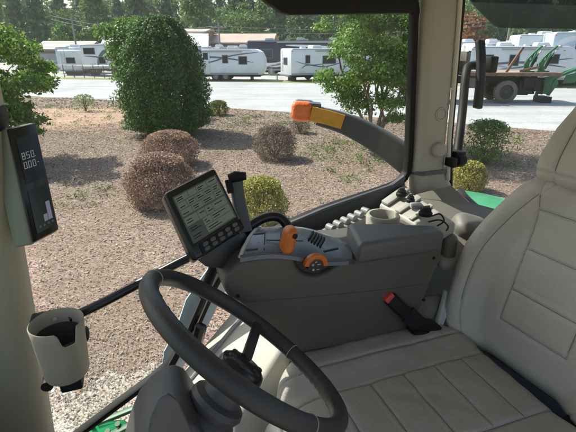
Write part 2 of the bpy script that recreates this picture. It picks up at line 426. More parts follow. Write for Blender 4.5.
def sheet(name, poly, z, m):
    return kind(mk(name, ([Vector((x, y, z)) for x, y in poly], [tuple(range(len(poly)))]), m, smooth=False), 'structure')
g_soil = groundmat('grassy_soil', [(.10, .14, .05), (.16, .18, .07), (.22, .2, .11)], 9, patch=(.2, .17, .11), pscale=.3)
g_mulch = groundmat('pine_mulch', [(.12, .082, .062), (.195, .138, .106), (.255, .188, .145), (.31, .235, .185), (.40, .32, .26)], 44, (1, 1.7, 1), patch=(.22, .15, .105), pscale=.9)
g_road = groundmat('pale_asphalt', [(.36, .36, .365), (.43, .43, .43), (.50, .495, .485)], 30, patch=(.34, .345, .365), pscale=.35, bump=.1)
streaks(g_road, rad(25), [(.80, .80, .81), (.97, .97, .97), (1.08, 1.07, 1.05)])
g_lot = groundmat('gravel_lot', [(.34, .33, .31), (.44, .43, .41), (.52, .5, .47)], 12, patch=(.32, .29, .25), pscale=.25, bump=.2)
g_grass = groundmat('mown_grass', [(.14, .2, .05), (.2, .25, .07), (.26, .28, .11)], 20, patch=(.28, .25, .14), pscale=.6)
g_gravel = groundmat('pale_gravel', [(.26, .23, .19), (.38, .34, .29), (.47, .43, .38), (.56, .52, .46)], 38, patch=(.40, .32, .25), pscale=1.3, bump=.7)
sheet('ground', [(-500, -60), (500, -60), (500, 900), (-500, 900)], -.004, g_soil)
NE = [(-60, 47.5), (-13.94, 25.46), (-8.54, 23.5), (-4.19, 21.2), (0, 19.22), (5.14, 16.96), (9.49, 14.2), (28, 5.2)]
FE = [(-80, 54), (-22.1, 41.0), (-7.5, 38.0), (.16, 36.2), (10, 33.6), (20.3, 31.0), (60, 20.5)]
sheet('mulch_bed', NE+[(28, -9), (-30, -9), (-60, 20)], .0, g_mulch)
sheet('road', NE+FE[::-1], .004, g_road)
sheet('grass_verge', FE+[(x, y+2.2) for x, y in FE[::-1]], .008, g_grass)
sheet('trailer_lot', FE[:1]+[(-22, 43), (-7.5, 39.2), (.2, 37.2), (20, 32.5), (60, 22)]+[(120, 60), (60, 80), (-120, 92)], .004, g_lot)
g_dirt = groundmat('red_dirt', [(.34, .21, .145), (.40, .26, .185), (.46, .31, .23)], 16, patch=(.30, .2, .14), pscale=1.1, bump=.2)
dp = []
for k in range(40):
    a = 2*math.pi*k/40; q = 1+.35*noise.noise(Vector((math.cos(a)*1.6, math.sin(a)*1.6, 3))); dp.append((-9.2+4.6*q*math.cos(a)-.0*math.sin(a), 18.0+2.9*q*math.sin(a)-1.6*q*math.cos(a)*.3))
sheet('bare_dirt', dp, .004, g_dirt)
sheet('gravel_strip', [(-4.5, -4), (4.5, -4), (3.2, 3.0)]+[(3.0-k*.12, 3.05+.55*noise.noise(Vector((k*.23, 0, 7)))+.2*noise.noise(Vector((k*.9, 3, 7)))-(.35 if k > 38 else 0)) for k in range(62)], .004, g_gravel)
# hill under the wood
hv = []; hf = []
for j in range(13):
    for i in range(41):
        x = -200+10*i; y = 86+j*9
        hv.append((x, y, ss(0, 12, j)*9*(1+.2*noise.noise(Vector((x*.02, y*.02, 0))))-.05))
for j in range(12):
    for i in range(40): hf.append((j*41+i, j*41+i+1, (j+1)*41+i+1, (j+1)*41+i))
g_floor = groundmat('woodland_floor', [(.03, .05, .018), (.045, .07, .025), (.06, .085, .03)], 1.5)
kind(mk('hill', (hv, hf), g_floor), 'structure')

# wood chips and stones lying loose in the bed
def chips(n, y0, y1, l0, l1):
    y = np.sqrt(RNG.uniform(y0*y0, y1*y1, n)); x = (RNG.uniform(-.95, .80, n))*(y+.9)
    p = np.stack([x, y, RNG.uniform(.004, .022, n)], 1)
    a = RNG.uniform(0, 2*math.pi, n); L = RNG.uniform(l0, l1, n)*(.8+y/14); W = L*RNG.uniform(.18, .5, n)
    t = np.stack([np.cos(a), np.sin(a), RNG.normal(0, .22, n)], 1); b = np.stack([-np.sin(a), np.cos(a), RNG.normal(0, .3, n)], 1)
    V = np.stack([p-t*L[:, None]/2-b*W[:, None]/2, p+t*L[:, None]/2-b*W[:, None]*.3, p+t*L[:, None]*.45+b*W[:, None]/2, p-t*L[:, None]*.4+b*W[:, None]*.5], 1).reshape(-1, 3)
    return V, np.arange(4*n).reshape(n, 4)
V, F = chips(225000, 2.6, 16.5, .011, .034)
V2, _ = chips(70000, 15.5, 25, .02, .05); V = np.concatenate([V, V2])
V4 = V.reshape(-1, 4, 3)[:, 0]; dirt = (((V4[:, 0]+9.2)/4.6)**2+((V4[:, 1]-18)/2.9)**2 < RNG.uniform(.5, 1.3, len(V4))) & (RNG.uniform(0, 1, len(V4)) < .93)
keep = ~dirt & ~((V.reshape(-1, 4, 3)[:, 0, 1] > 19.0-.5*V.reshape(-1, 4, 3)[:, 0, 0]))
V = V.reshape(-1, 4, 3)[keep].reshape(-1, 3); F = np.arange(len(V)).reshape(-1, 4)
kind(npmesh('wood_chips', V, F, islandmat('chip_wood', [(.11, .074, .056), (.195, .138, .104), (.26, .19, .145), (.325, .245, .19), (.44, .355, .285)])), 'stuff')
octa = np.array([(1, 0, 0), (-1, 0, 0), (0, 1, 0), (0, -1, 0), (0, 0, 1), (0, 0, -1)], float)
of = np.array([(0, 2, 4), (2, 1, 4), (1, 3, 4), (3, 0, 4), (2, 0, 5), (1, 2, 5), (3, 1, 5), (0, 3, 5)])
n = 52000; y = RNG.uniform(1.4, 4.6, n); x = RNG.uniform(-3.4, 1.4, n)
kp = RNG.uniform(0, 1, n) < np.clip((4.3-y)/1.5, .03, 1)**1.2; x, y = x[kp], y[kp]; n = len(x)
V = octa[None]*(RNG.uniform(.003, .0095, (n, 1, 1)))*RNG.uniform(.6, 1.3, (n, 6, 3))
a = RNG.uniform(0, 6.28, n); c_, s_ = np.cos(a), np.sin(a)
V = np.stack([V[..., 0]*c_[:, None]-V[..., 1]*s_[:, None], V[..., 0]*s_[:, None]+V[..., 1]*c_[:, None], V[..., 2]*.7], 2)
V = V+np.stack([x, y, np.full(n, .012)], 1)[:, None, :]
F = (of[None]+6*np.arange(n)[:, None, None]).reshape(-1, 3)
kind(npmesh('gravel_stones', V.reshape(-1, 3), F, islandmat('stone', [(.30, .25, .20), (.41, .36, .30), (.50, .455, .39), (.60, .56, .50), (.38, .30, .235)])), 'stuff')

hz, hnt, hb = nodes('thin_air'); hnt.nodes.remove(hb)
pv = hnt.nodes.new('ShaderNodeVolumePrincipled'); pv.inputs['Density'].default_value = .0005; pv.inputs['Color'].default_value = (.88, .93, 1, 1); pv.inputs['Anisotropy'].default_value = .3
lk(hnt, pv.outputs[0], hnt.nodes['Material Output'].inputs['Volume'])
kind(mk('haze', box((0, 70, 19), (460, 290, 40.2)), hz, smooth=False), 'stuff')
# ------------------------------------------------------------------ plants
def limb(p0, p1, r0, r1, wob=.08, k=7):
    p0 = Vector(p0); p1 = Vector(p1); L = (p1-p0).length; pts = []
    for i in range(k+1):
        t = i/k; q = p0.lerp(p1, t)
        if 0 < i: q += Vector((random.uniform(-1, 1), random.uniform(-1, 1), random.uniform(-.4, .4)))*wob*L*math.sin(math.pi*min(t, .8))*.5
        pts.append(q)
    return tube(smoothpath(pts, 2), [r0+(r1-r0)*i/(2*k) for i in range(2*k+1)], 8), pts
def shrub(name, label, cat, px, base_y, wpx, hpx, m, n, leaf, group=None, dome=.55, asp=.5, twigs=True, rin=.6, lump=.2):
    g = G(px, base_y); dep = (g-O).dot(Vector((0, cp, -sp))); sc = dep/FPX
    R = wpx*sc/2; Hh = hpx*sc/math.cos(PITCH*.6)
    g = g+Vector((g.x, g.y, 0)).normalized()*R*.55; g.z = 0
    t = thing(name, label, cat, g, 0, group)
    def prof(u):
        z = u**.8; r = R*(math.sqrt(max(1-((z-.42)/.6)**2, .05)))
        return (r, z*Hh)
    pts, out = shell(int(n), prof, rin, 1.05, lump, 2.2, random.uniform(0, 50))
    top = RNG.uniform(0, 1, len(pts)) < .25
    rr = np.sqrt(RNG.uniform(0, 1, top.sum()))*R*.75; aa = RNG.uniform(0, 6.28, top.sum())
    pts[top] = np.stack([rr*np.cos(aa), rr*np.sin(aa), Hh*(1.0-.25*(rr/R)**2)*RNG.uniform(.88, 1.04, top.sum())], 1)
    out[top] = [0, 0, 1]
    V, F = leaves(pts, out, leaf, asp)
    npmesh('foliage', V, F, m, t)
    tw = []
    for k in range(14 if twigs else 5):
        a = random.uniform(0, 6.28); q = random.uniform(.2, .8)
        tw.append(limb((0, 0, 0), (math.cos(a)*R*q, math.sin(a)*R*q, Hh*random.uniform(.6, .92)), .012, .004, .15, 4)[0])
    mk('stem', join(*tw), M['twig'], t, True)
    return t
# trimmed evergreen: tall egg shape
g = G(163, 142); dep = 12.8; Rb = 1.34; Hb = 3.5
g = Vector((-3.85, 14.0, 0))
t = thing('evergreen_bush', 'tall dense dark green egg-shaped bush in the mulch bed', 'bush', g)
def egg(u):
    z = u; r = Rb*max(min(1, (z/.07)**.5 if z < .07 else 1)*math.sqrt(max(0, 1-(max(z-.26, 0)/.75)**2.15)), .05)
    return r*(.93+.07*min(z/.25, 1)), .05+z*(Hb-.05)
pts, out = shell(66000, egg, .62, 1.05, .22, 4.6, 3)
V, F = leaves(pts, out, .07, .55, .7)
npmesh('foliage', V, F, M['l_bush'], t)
mk('trunk', join(*[limb((random.uniform(-.2, .2), random.uniform(-.2, .2), 0), (random.uniform(-.7, .7), random.uniform(-.7, .7), 2.2), .05, .02)[0] for _ in range(6)]), M['bark'], t, True)
# crowns made of leaf clumps on limbs
def tree(name, label, g, h, cents, radii, nleaf, leaf, lm, bm_, stems, cat='tree', group=None, asp=.55, squash=.8, spread=.9):
    t = thing(name, label, cat, g, 0, group)
    pts, out = clumps(nleaf, cents, radii, squash)
    V, F = leaves(pts, out+np.array([0, 0, .35]), leaf, asp, spread); npmesh('crown', V, F, lm, t)
    gs = []
    for (b, e, r0, r1) in stems:
        tb, ps = limb(b, e, r0, r1, .10); gs.append(tb)
        for c in sorted(cents, key=lambda c: (Vector(c)-Vector(e)).length)[:4]:
            k = random.randint(3, len(ps)-1); gs.append(limb(ps[k], Vector(c), r1*.8, .006, .12, 4)[0])
    mk('trunk', join(*gs), bm_, t, True)
    return t
def blob(n, c, R, rr): # clump centres through an ellipsoid
    out = []; ra = []
    for i in range(n):
        d = Vector((random.gauss(0, 1), random.gauss(0, 1), random.gauss(0, 1))).normalized()*random.uniform(.45, 1)
        out.append((c[0]+d.x*R[0], c[1]+d.y*R[1], c[2]+d.z*R[2])); ra.append(rr*random.uniform(.6, 1.25))
    return out, ra
# multi-stemmed tree right of centre
g = G(371, 150)
c, r_ = blob(105, (.15, .1, 2.6), (1.7, 1.5, 1.75), .44)
st = [((random.uniform(-.14, .14), random.uniform(-.14, .14), 0), (ex, ey, ez), .05, .018) for ex, ey, ez in ((-.95, .1, 2.4), (-.4, -.35, 2.9), (-.1, .4, 3.3), (.25, -.1, 3.1), (.6, .3, 2.9), (1.0, -.2, 2.4), (.1, 0, 2.6))]
c2, r2 = blob(9, (.55, -.1, 1.2), (.5, .4, .8), .26)
tree('crape_myrtle', 'bushy multi-stemmed green tree seen through the side window', g, 4, c+c2, r_+r2, 52000, .075, M['l_myrtle'], M['barkp'], st)
# broad-leaved tree at far left
g = Vector((-7.75, 10.6, 0))
c, r_ = blob(55, (.75, .1, 2.15), (1.45, 1.3, 1.2), .36)
c2, r2 = blob(22, (1.2, -.25, .8), (.65, .5, .7), .28)
tree('broadleaf_tree', 'bright green broad-leaved young tree at the left edge', g, 3, c+c2, r_+r2, 19000, .088, M['l_tree'], M['bark'],
     [((0, 0, 0), (.3, 0, 2.2), .07, .03), ((.05, 0, .3), (1.2, -.2, 2.0), .05, .02), ((0, 0, .4), (.9, .4, 2.9), .045, .015), ((.05, 0, .2), (1.2, -.1, 1.0), .03, .01)], asp=.6, spread=1.2)
# lighter tree behind the bush
g = Vector((-6.35, 18.5, 0))
c, r_ = blob(46, (.1, 0, 2.5), (1.25, 1.2, 1.35), .45)
tree('rounded_tree', 'lighter green rounded tree partly hidden behind the dark bush', g, 4, c, r_, 11000, .11, M['l_light'], M['bark'], [((0, 0, 0), (.2, 0, 2.4), .09, .03), ((0, 0, .5), (-.8, .2, 2.4), .06, .02), ((0, 0, .5), (1, -.2, 2.4), .06, .02)])
shrub('barberry_shrub', 'brownish red rounded shrub nearest the monitor', 'shrub', 163, 209, 68, 50, M['l_brown'], 26000, .036, 'low brown shrubs in the mulch', rin=.7)
shrub('barberry_shrub', 'brownish red rounded shrub just behind another, below the dark bush', 'shrub', 172, 168, 56, 33, M['l_brown'], 21000, .036, 'low brown shrubs in the mulch', rin=.7)
shrub('barberry_shrub', 'grey brown twiggy shrub standing alone mid-bed below the amber light', 'shrub', 275, 161, 44, 32, M['l_brown2'], 13000, .042, 'low brown shrubs in the mulch', asp=.35)
shrub('barberry_shrub', 'smallest dark brown twiggy shrub, just under the orange lens', 'shrub', 300, 134, 20, 15, M['l_brown2'], 1800, .05, 'low brown shrubs in the mulch', asp=.35)
shrub('golden_shrub', 'golden yellow shrub behind the monitor', 'shrub', 262, 228, 54, 46, M['l_yellow'], 9000, .04, 'golden shrubs')
shrub('golden_shrub', 'golden yellow shrub beside the rear pillar above the green fender', 'shrub', 467, 193, 34, 29, M['l_yellow'], 7000, .04, 'golden shrubs')
shrub('green_shrub', 'loose mid-green shrub beyond the golden one at right', 'shrub', 483, 166, 50, 42, M['l_shrub'], 2300, .10, lump=.8, asp=.28, rin=.3)
shrub('low_bush', 'small yellow green mound beside the tall dark bush', 'shrub', 219, 116, 21, 14, M['l_yg'], 3000, .06)
shrub('green_shrub', 'dry green and brown weedy shrub at the left roadside', 'shrub', 86, 112, 22, 16, M['l_shrub'], 700, .08, lump=.5, asp=.3)
# weeds and grass tufts scattered in the bed
def weeds(spots, m, leaf):
    Vs = []; Fs = []; k = 0
    for (px, py, n, sw, sh) in spots:
        for _ in range(n):
            q = G(px+random.gauss(0, sw), py+random.gauss(0, sh))
            if q.y > 24-.45*q.x-4.6: pass
            nn = random.randint(8, 22); d = RNG.normal(size=(nn, 3)); d[:, 2] = np.abs(d[:, 2])*.6
            p = np.array(q)+d*np.array([.09, .09, .08])+np.array([0, 0, .02])
            V, F = leaves(p, unit(d+np.array([0, 0, .6])), leaf, .3); Vs.append(V); Fs.append(F+k); k += len(V)
    return np.concatenate(Vs), np.concatenate(Fs)
V, F = weeds([(160, 112, 30, 30, 2.5), (255, 117, 26, 30, 2), (330, 122, 20, 24, 2), (100, 118, 20, 26, 4), (335, 148, 28, 16, 6), (355, 142, 26, 14, 6), (385, 156, 30, 16, 7), (365, 165, 10, 18, 7), (352, 128, 16, 8, 4), (275, 124, 14, 16, 2), (240, 125, 10, 14, 2), (305, 128, 8, 7, 2),
              (75, 108, 26, 22, 3), (110, 105, 14, 12, 2), (50, 120, 10, 10, 4), (190, 128, 6, 8, 3), (75, 205, 5, 14, 8), (115, 195, 5, 12, 8), (60, 185, 4, 10, 6), (518, 165, 8, 8, 3), (520, 140, 10, 14, 3), (470, 158, 6, 10, 4), (345, 180, 6, 20, 8)], M['weed'], .075)
kind(npmesh('weeds', V, F, M['weed']), 'stuff')

# the wood on the hill: one mass, with nearer trees of its edge built singly
def pinegeo(h, R):
    n = 900; u = RNG.uniform(0, 1, n)**.9; tier = (np.sin(u*38)*.5+.5)*.35+.65
    r = R*((1-u)**.6)*tier*RNG.uniform(.5, 1.05, n); a = RNG.uniform(0, 6.28, n)
    p = np.stack([r*np.cos(a), r*np.sin(a), h*(.22+.78*u)], 1); o = unit(np.stack([np.cos(a), np.sin(a), np.full(n, .5)], 1))
    return leaves(p, o, .85, .5, 1.2)
def roundgeo(h, R):
    c, r = blob(26, (0, 0, h*.62), (R*.85, R*.85, h*.33), R*.38); p, o = clumps(1700, c, r); return leaves(p, o+np.array([0, 0, .3]), .52, .6)
Vs = []; Fs = []; Vp = []; Fp = []; k = kp_ = 0
for row in range(7):
    for i in range(38):
        y = 84+row*12+random.uniform(-4, 4); x = -y*.95+i*(y*1.9/37)+random.uniform(-3, 3)
        z = ss(0, 12, (y-86)/9)*9; h = random.uniform(10.6, 14.6)*(1 if x > -30 else .92)
        if random.random() < .33:
            V, F = pinegeo(h*1.06, random.uniform(2.6, 3.6)); V = V+np.array([x, y, z]); Vp.append(V); Fp.append(F+kp_); kp_ += len(V)
        else:
            V, F = roundgeo(h, random.uniform(2.6, 3.7)); V = V+np.array([x, y, z]); Vs.append(V); Fs.append(F+k); k += len(V)
kind(npmesh('broadleaf_wood', np.concatenate(Vs), np.concatenate(Fs), M['l_far']), 'stuff')
kind(npmesh('pine_wood', np.concatenate(Vp), np.concatenate(Fp), M['l_pine']), 'stuff')
def edge_tree(label, x, y, h, R, lm, pine=False):
    t = thing('pine_tree' if pine else 'wood_edge_tree', label, 'tree', (x, y, 0))
    V, F = pinegeo(h, R) if pine else roundgeo(h, R); npmesh('crown', V, F, lm, t)
    mk('trunk', limb((0, 0, 0), (0, 0, h*(.9 if pine else .6)), .2, .06, .02)[0], M['bark'], t, True)
def at(px, Y): return (px-288)/FPX*(Y*cp+.9)
edge_tree('light green rounded tree above the left trailers, left of the thin pole', at(66, 72), 72, 6.5, 2.6, M['l_light'])
edge_tree('light green rounded tree above the left trailers, right of the thin pole', at(97, 74), 74, 6.2, 2.4, M['l_light'])
edge_tree('tall dark conifer in the wood above the far left trailers', at(44, 80), 80, 13, 3.2, M['l_pine'], True)
edge_tree('broad green tree behind the tan roofed shed', at(247, 78), 78, 8.5, 3.4, M['l_far'])
edge_tree('tree with russet foliage beside the rear pillar', at(470, 62), 62, 7.2, 2.6, M['l_orange'])

# ------------------------------------------------------------------ trailers, buildings, truck
M['dusty'] = mat('dusty_tyre', (.15, .13, .105), .9, .2, 8, grime=.3)
M['hubdark'] = mat('dark_hub', (.05, .042, .036), .7, .3, 9, grime=.3)
def wheelgeo(c, r, w):   # axis along local y
    c = Vector(c)
    ty = lathe([(r*.62, -w/2), (r*.9, -w/2), (r, -w*.36), (r, w*.36), (r*.9, w/2), (r*.62, w/2)], c, (0, 1, 0), 22)
    rm = lathe([(0, -w*.3), (r*.2, -w*.3), (r*.25, -w*.18), (r*.52, -w*.16), (r*.62, -w*.44), (r*.64, -w*.44)], c, (0, 1, 0), 22)
    return ty, rm
def wheel(t, c, r, w, rimm='rimm', ty_='tyre'):
    ty, rm = wheelgeo(c, r, w)
    o = mk('wheel', ty, M[ty_], t, True); mk('rim', rm, M[rimm], o, True); return o
def plate(x0, z0, x1, z1, y, th=.02): return box(((x0+x1)/2, y-th/2, (z0+z1)/2), (abs(x1-x0), th, abs(z1-z0)))
def swoosh(pts, wd, y, th=.006):   # tapered stripe on the side wall (local x,z)
    ps = smoothpath([Vector((x, 0, z)) for x, z in pts], 6); n = len(ps); up = []; dn = []
    for i, p in enumerate(ps):
        d = (ps[min(i+1, n-1)]-ps[max(i-1, 0)]).normalized(); q = Vector((-d.z, 0, d.x))*wd*(math.sin(math.pi*(i+.6)/(n+.2))**.7)/2
        up.append(p+q); dn.append(p-q)
    V = []; F = []
    for p in up+dn: V.append(Vector((p.x, y, p.z)))
    for i in range(n-1): F.append((i, i+1, n+i+1, n+i))
    V += [v+Vector((0, -th, 0)) for v in V]; m2 = 2*n
    F += [tuple(k+m2 for k in f[::-1]) for f in F[:n-1]]
    return V, F
def trailer(label, x, y, rz, L, W, h0, h1, nose, wins, door, axles, decals, bm_='white', acs=(.35, .7), group='travel trailers and coaches parked in the lot', name='travel_trailer', hitch=True, endwin=True, bigroof=False):
    t = thing(name, label, 'trailer' if name != 'motor_coach' else 'motorhome', (x, y, 0), rz, group)
    # side profile, x from 0 (rear) to L (nose)
    if nose == 'wedge': prof = [(0, h0), (0, h1-.15), (.15, h1), (L-.75, h1), (L-.28, h1-.22), (L-.03, h1-.75), (L, h0+.5), (L-.22, h0)]
    elif nose == 'fifth': prof = [(0, h0), (0, h1-.1), (.1, h1), (L-.9, h1+.25), (L-.2, h1-.2), (L, h0+1.25), (L-1.9, h0+1.15), (L-2.1, h0)]
    else: prof = [(0, h0), (0, h1-.12), (.12, h1), (L-.15, h1), (L, h1-.15), (L, h0)]
    b = mk('body', prism([(px, 0, pz) for px, pz in prof], (0, W, 0)), M[bm_], t, True, bevel=.06)
    for (wx, wz, ww, wh) in wins:
        ww, wh = ww*1.2, wh*1.15
        f = mk('window', plate(wx-ww/2-.05, wz-wh/2-.05, wx+ww/2+.05, wz+wh/2+.05, 0, .025), M['frame'], t, True, bevel=.02)
        mk('pane', plate(wx-ww/2, wz-wh/2, wx+ww/2, wz+wh/2, -.026, .01), M['rvglass'], f, True)
    if endwin:
        f = mk('window', box((-.012, W*.5, h1-1.0), (.024, .9, .6)), M['frame'], t, True, bevel=.01)
        mk('pane', box((-.03, W*.5, h1-1.0), (.012, .8, .5)), M['rvglass'], f, True)
    if door is not None:
        d = mk('door', plate(door-.36, h0+.05, door+.36, h0+2.0, 0, .03), M['white2'], t, True, bevel=.02)
        mk('pane', plate(door-.2, h0+1.2, door+.2, h0+1.75, -.031, .01), M['rvglass'], d, True)
        mk('handle', box((door+.29, -.05, h0+1.0), (.05, .04, .16)), M['black'], d, True)
    for (ps, wd, dm) in decals: mk('decal', swoosh(ps, wd, -.003), M[dm], t, True)
    for ax in axles: wheel(t, (ax, .14, .36), .36, .22); wheel(t, (ax, W-.14, .36), .36, .22)
    if axles: mk('wheel_skirt', plate(min(axles)-.5, h0-.02, max(axles)+.5, h0+.1, 0, .05), M['grey'], t, True, bevel=.02)
    for a in acs: mk('roof_air_conditioner', prism([(a*L-.5, W*.3, h1+.0), (a*L-.42, W*.3, h1+.26), (a*L+.3, W*.3, h1+.26), (a*L+.5, W*.3, h1)], (0, W*.4, 0)), M['white2'], t, True, bevel=.05)
    for vx, vy, vs in ((L*.2, W*.5, .4), (L*.55, W*.4, .35)): mk('roof_vent', box((vx, vy, h1+.06), (vs, vs, .12)), M['white2'], t, True, bevel=.02)
    mk('chassis', join(box((L*.5, W*.25, h0-.1), (L*.92, .12, .18)), box((L*.5, W*.75, h0-.1), (L*.92, .12, .18)), *[box((k, W*.5, .2), (.08, W*.7, .4)) for k in (.6, L-1.2)]), M['black'], t, True)
    for hx in (L*.12, L*.62): mk('storage_hatch', plate(hx-.3, h0+.18, hx+.3, h0+.55, 0, .014), M['white2'], t, True, bevel=.008)
    mk('ladder', join(*[tube([(-.07, W*q, h0+.3), (-.07, W*q, h1+.05)], .016, 6) for q in (.72, .86)], *[tube([(-.07, W*.72, h0+.45+k*.3), (-.07, W*.86, h0+.45+k*.3)], .012, 6) for k in range(int((h1-h0-.5)/.3)+1)]), M['steel'], t, True)
    mk('marker_light', box((.12, -.012, h1-.22), (.1, .02, .05)), M['red'], t, True); mk('marker_light', box((L-1.0, -.012, h1-.3), (.1, .02, .05)), M['orange'], t, True)
    mk('awning', tube([(L*.28, -.09, h1-.18), (L*.8, -.09, h1-.18)], .06, 8), M['grey'], t, True)
    mk('side_trim', join(plate(.05, h0+.0, L-.5, h0+.16, 0, .012), plate(.1, h1-.1, L-1.2, h1-.06, 0, .02)), M['grey'], t, True)
    if hitch:
        mk('hitch', join(tube([(L-.3, W*.2, h0-.05), (L+1.1, W*.5, .5)], .05, 6), tube([(L-.3, W*.8, h0-.05), (L+1.1, W*.5, .5)], .05, 6), cyl((L+1.0, W*.5, 0), (0, 0, 1), .05, .6, 8), cyl((L+.4, W*.4, h0), (0, 0, 1), .15, .45, 12), cyl((L+.4, W*.65, h0), (0, 0, 1), .15, .45, 12)), M['steel'], t, True)
    mk('rear_bumper', box((-.08, W*.5, h0-.02), (.12, W*.95, .14)), M['frame'], t, True, bevel=.02)
    return t
sw = lambda L, z, s: [([(.3, z-.3*s), (L*.25, z+.1*s), (L*.55, z+.25*s), (L*.9, z-.25*s)], .16, 'slate'), ([(L*.3, z-.5*s), (L*.5, z-.25*s), (L*.7, z+.4*s), (L*.95, z+.75*s)], .12, 'slate'), ([(.2, z+.5*s), (L*.15, z+.2*s), (L*.4, z-.4*s)], .12, 'tan')]
trailer('long white travel trailer with slate swooshes beside the dark bush', -11.2, 38.9, rad(-3), 9.2, 2.4, .5, 2.55, 'wedge',
        [(3.1, 1.5, .7, .65), (5.9, 1.75, .35, .5), (7.4, 1.65, .55, .5), (1.2, 1.5, .7, .65)], 4.25, (5.0, 5.85), sw(9.2, 1.7, .8))
trailer('dark and white motor coach behind the white trailers at centre', -4.2, 47.5, rad(-6), 11.0, 2.5, .45, 3.35, 'box', [(2, 2.1, 1.0, .7), (4.5, 2.1, .8, .7), (9.8, 2.0, 1.2, .9), (7.4, 2.1, .6, .6)], 6.3, (2.6, 9.0),
        [([(.3, 1.3), (3, 1.0), (7, 2.0), (10.8, 1.3)], .5, 'white'), ([(2, .8), (5, 1.3), (8, 1.0), (10.8, 1.9)], .3, 'tan'), ([(4, 2.9), (8, 2.7), (10.8, 2.2)], .25, 'white')], 'rvdark', (.2, .5, .8), name='motor_coach', hitch=False)
trailer('white travel trailer showing its rear end left of the multi-stemmed tree', .25, 37.4, rad(22), 7.8, 2.45, .5, 2.6, 'wedge', [(1.5, 1.75, .3, .5), (3.5, 1.7, 1.0, .5), (6, 1.6, .7, .5)], 4.9, (2.6, 3.45), [([(.8, .9), (1.5, 1.3), (3.5, 1.2), (7, 2.2)], .1, 'slate'), ([(.4, 1.6), (2, 1.3), (4.5, 1.6)], .07, 'slate')], 'white')
# left group
trailer('small blue and white trailer at the far left of the lot', -25.2, 49.8, rad(6), 5.2, 2.3, .55, 2.75, 'wedge', [(1.2, 1.8, .8, .6), (3.4, 1.8, .8, .6)], 2.3, (2.2, 3.0), [([(.2, 1.1), (2, 1.3), (5, 1.0)], .35, 'slate')], 'bluew')
trailer('boxy white trailer with two small windows seen end on between two longer ones', -20.95, 46.6, rad(97), 5.2, 2.3, .5, 2.45, 'wedge', [(1.5, 1.9, .7, .5), (4, 1.9, .7, .5)], 2.8, (2.8, 3.6), [], 'white2')
trailer('tall white fifth wheel with a dark curved swoosh in front of the white roof', -20.4, 45.2, rad(-4), 8.8, 2.45, .7, 2.95, 'fifth', [(.9, 2.35, .9, .45), (3.9, 1.7, .8, .6), (2.1, 1.5, .5, .5)], 5.2, (3.2, 4.1), [([(1.6, .9), (1.9, 1.8), (2.9, 2.5), (5.5, 2.8)], .34, 'slate'), ([(2.4, .9), (2.7, 1.5), (3.6, 2.1), (6, 2.3)], .14, 'tan'), ([(.3, 1.9), (1.6, 1.8), (3.5, 1.4), (6, 1.2)], .14, 'slate')], 'white', hitch=False)
# right group
trailer('grey white trailer with many panels behind the flatbed truck', 13.2, 33.2, rad(-10), 7.2, 2.4, .5, 2.75, 'wedge', [(1.2, 1.8, .6, .6), (3, 1.8, .5, .6), (5.5, 1.9, .7, .5)], 4.3, (3.0, 3.8), sw(7.2, 1.5, .6), 'white2')
trailer('white trailer with one square window behind the green loader arms', 18.0, 36.2, rad(-8), 6.5, 2.4, .6, 3.6, 'box', [(4.3, 2.5, .8, .9), (1.2, 2.5, .9, .5)], 3.0, (3, 3.8), [([(.3, 1.6), (2, 1.9), (6, 1.5)], .3, 'slate')], 'white')
trailer('long low trailer with a dark roofline far behind the truck', 15.3, 44.5, rad(-5), 9.0, 2.4, .6, 3.2, 'wedge', [(2, 2.2, 1.2, .6), (5, 2.2, 1.2, .6)], 6.8, (4, 4.9), [([(.2, 2.7), (4, 2.8), (8.8, 2.5)], .3, 'slate')], 'white', acs=(.25, .5, .8))
trailer('pale blue coach with a swirling front graphic at the right edge', 19.1, 33.4, rad(-12), 9.0, 2.5, .5, 3.7, 'wedge', [(2.2, 2.7, 1.1, .7), (5, 2.7, 1.1, .7)], 6.8, (3.5, 6.2), [([(.1, 1.0), (.8, 2.0), (.6, 3.0), (2, 3.4)], .5, 'white'), ([(.3, .8), (1.6, 1.6), (1.4, 2.6), (3.2, 3.3)], .35, 'white'), ([(1, .8), (3, 1.6), (6, 1.2)], .4, 'slate')], 'bluew', name='motor_coach', hitch=False)
for px_, Y_, az_, L_, lab in ((196, 53, 4, 8.0, 'white trailer parked behind the long one, beside the dark bush'),
        (332, 50, -8, 8.5, 'pale trailer in the back row behind the multi-stemmed tree'), (470, 40, 6, 6.0, 'white trailer low behind the truck headboard')):
    trailer(lab, at(px_, Y_), Y_, rad(az_), L_, 2.4, .55, 2.75 if Y_ > 45 else 3.0, 'wedge', [(1.3, 1.8, .7, .6), (L_*.5, 1.9, .6, .5), (L_*.75, 1.8, .6, .5)], L_*.38, (L_*.5, L_*.5+.85), sw(L_, 1.5, .6), 'white' if int(px_) % 2 else 'white2')
